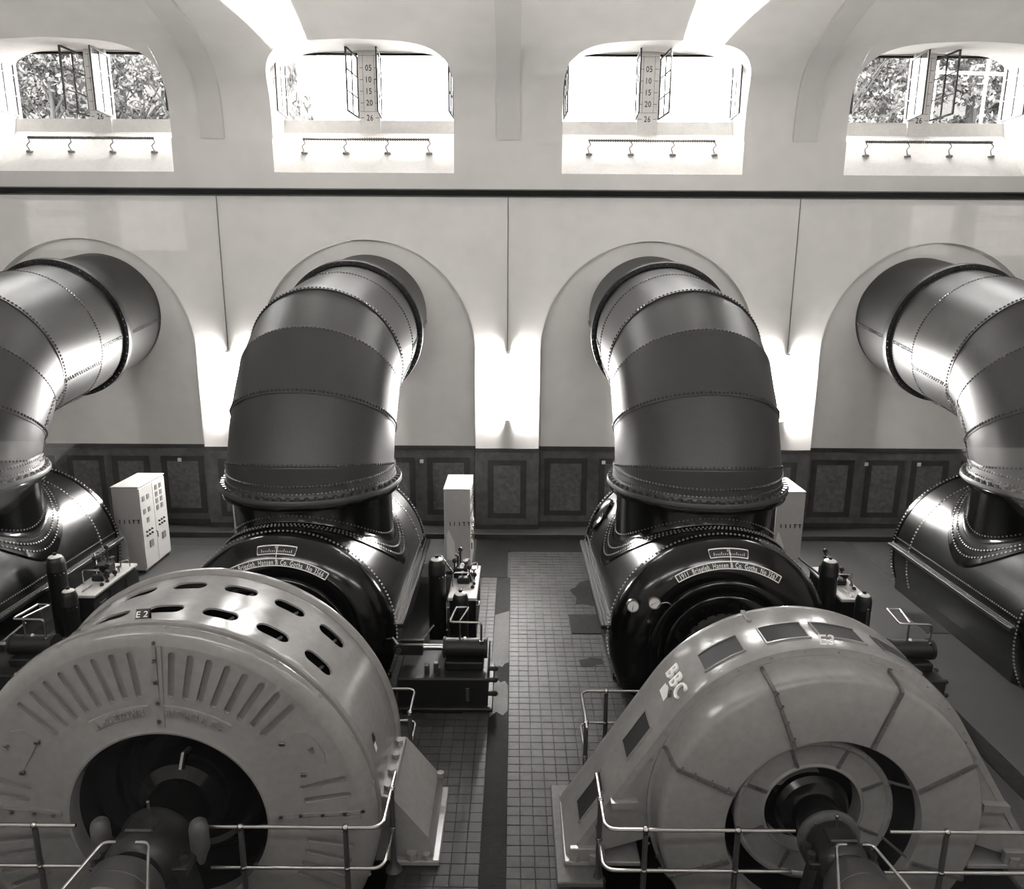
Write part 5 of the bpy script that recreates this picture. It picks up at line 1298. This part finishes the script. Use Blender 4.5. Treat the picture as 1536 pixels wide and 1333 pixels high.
# ================================================================== THE GALLERY ROOM AND ITS WINDOW
gz0, gz1, gyb = 5.2, 8.45, -23.9
mb = MB(); x0, x1 = GX0 - .6, GX1 + .6
mb.add([(x0, YF - .35, gz0), (x1, YF - .35, gz0), (x1, gyb, gz0), (x0, gyb, gz0)], [(0, 1, 2, 3)])
gf = struct(mb.build('floor_gallery', 'blackm', smooth=0))
mb = MB(); mb.add([(x0, YF - .35, gz1), (x1, YF - .35, gz1), (x1, gyb, gz1), (x0, gyb, gz1)], [(0, 1, 2, 3)]); struct(mb.build('ceiling_gallery', 'dado', smooth=0))
mb = MB(); mb.add([(x0, gyb, gz0), (x1, gyb, gz0), (x1, gyb, gz1), (x0, gyb, gz1)], [(0, 1, 2, 3)]); struct(mb.build('wall_gallery_rear', 'blackm', smooth=0))
for x, nm in ((x0, 'wall_gallery_left'), (x1, 'wall_gallery_right')):
    mb = MB(); mb.add([(x, YF - .35, gz0), (x, gyb, gz0), (x, gyb, gz1), (x, YF - .35, gz1)], [(0, 1, 2, 3)]); struct(mb.build(nm, 'blackm', smooth=0))
gw = struct_empty('window_5', (0, YF, GZ0))
px = [GX0, -1.75, 2.15, GX1]
for a, b in zip(px, px[1:]):
    MB().box(a + .03, b - .03, YF - .006, YF + .006, GZ0 + .03, GZ1 - .03).build('pane', 'glass', gw, (0, YF, GZ0), smooth=0)
for x in px: MB().box(x - .035, x + .035, YF - .05, YF + .04, GZ0, GZ1, .006).build('mullion', 'frame_d', gw, (0, YF, GZ0), smooth=0)
for z in (GZ0, GZ1): MB().box(GX0, GX1, YF - .05, YF + .04, z - .03, z + .03, .006).build('frame_rail', 'frame_d', gw, (0, YF, GZ0), smooth=0)
M['troffer'] = emis('ceiling_lamp_diffuser', (1, .98, .95, 1), 24.0)
for i, x in enumerate((-3.0, 3.4)):
    t = thing('ceiling_lamp', (x, -22.4, gz1), 'ceiling lamp of the gallery room on the %s' % ('left', 'right')[i], 'lamp', 'gallery lamps')
    MB().box(-.75, .75, -.16, .16, -.07, 0, .01).build('lamp_tray', 'white', t, smooth=0)
    MB().box(-.72, .72, -.13, .13, -.08, -.07).build('diffuser', 'troffer', t, smooth=0)
def cubicle(x, w, text, label):
    y = -23.45; b = (x, y, gz0)
    t = thing('control_cubicle', b, label, 'control panel', 'control cubicles in the gallery')
    MB().box(x - w / 2, x + w / 2, y - .4, y, gz0, gz0 + 2.25, .01).build('cubicle_body', 'dado_f', t, b, smooth=0)
    p = MB().box(x - w / 2 + .07, x + w / 2 - .07, y, y + .012, gz0 + 1.88, gz0 + 2.19, .003).build('header_plate', 'white', t, b, smooth=0)
    if text:
        text_obj('header_lettering', text, .085, lambda u, v, k: (x - u, y + .0135, gz0 + 2.09 + v), 'cab_dark', p, b)
        for k in range(5):
            xx = x - .19 + .095 * k; m_ = MB()
            for a0, a1, c0, c1 in ((-.04, .04, 0, .004), (-.04, .04, .096, .1), (-.04, -.036, 0, .1), (.036, .04, 0, .1)): m_.box(xx + a0, xx + a1, y + .012, y + .014, gz0 + 1.93 + c0, gz0 + 1.93 + c1)
            m_.build('header_window', 'cab_dark', p, b, smooth=0)
    for k in range(4):
        for r in range(3):
            MB().box(x - .2 + .11 * k, x - .13 + .11 * k, y, y + .02, gz0 + 1.2 + .18 * r, gz0 + 1.28 + .18 * r, .003).build('push_button', 'cab_dark', t, b, smooth=0)
cubicle(-2.17, .56, '', 'blank control cubicle in the gallery nearest the centre on the left')
cubicle(-2.79, .52, 'Generator E5', 'control cubicle in the gallery headed Generator E5')
cubicle(-3.42, .52, 'Generator E6', 'control cubicle in the gallery headed Generator E6')
cubicle(2.87, .40, '', 'blank control cubicle in the gallery on the right')
cubicle(3.37, .56, 'Generator E2', 'control cubicle in the gallery headed Generator E2')
for i, (a, b) in enumerate(((-4.3, -2.5), (2.9, 4.6))):
    t = thing('control_desk', ((a + b) / 2, -22.6, gz0), 'pale topped control desk in the gallery on the %s' % ('left', 'right')[i], 'desk', 'gallery desks'); bb = ((a + b) / 2, -22.6, gz0)
    m_ = MB(); q = [(x, y, z) for x in (a, b) for y, z in ((-22.9, gz0 + .72), (-22.2, gz0 + .52), (-22.2, gz0 + .48), (-22.9, gz0 + .68))]
    m_.add(q, [(0, 1, 2, 3), (4, 5, 6, 7), (0, 1, 5, 4), (1, 2, 6, 5), (2, 3, 7, 6), (3, 0, 4, 7)]); m_.build('desk_top', 'dullw', t, bb, smooth=0)
    MB().box(a + .1, b - .1, -22.85, -22.3, gz0, gz0 + .5, .01).build('desk_body', 'dado_f', t, bb, smooth=0)
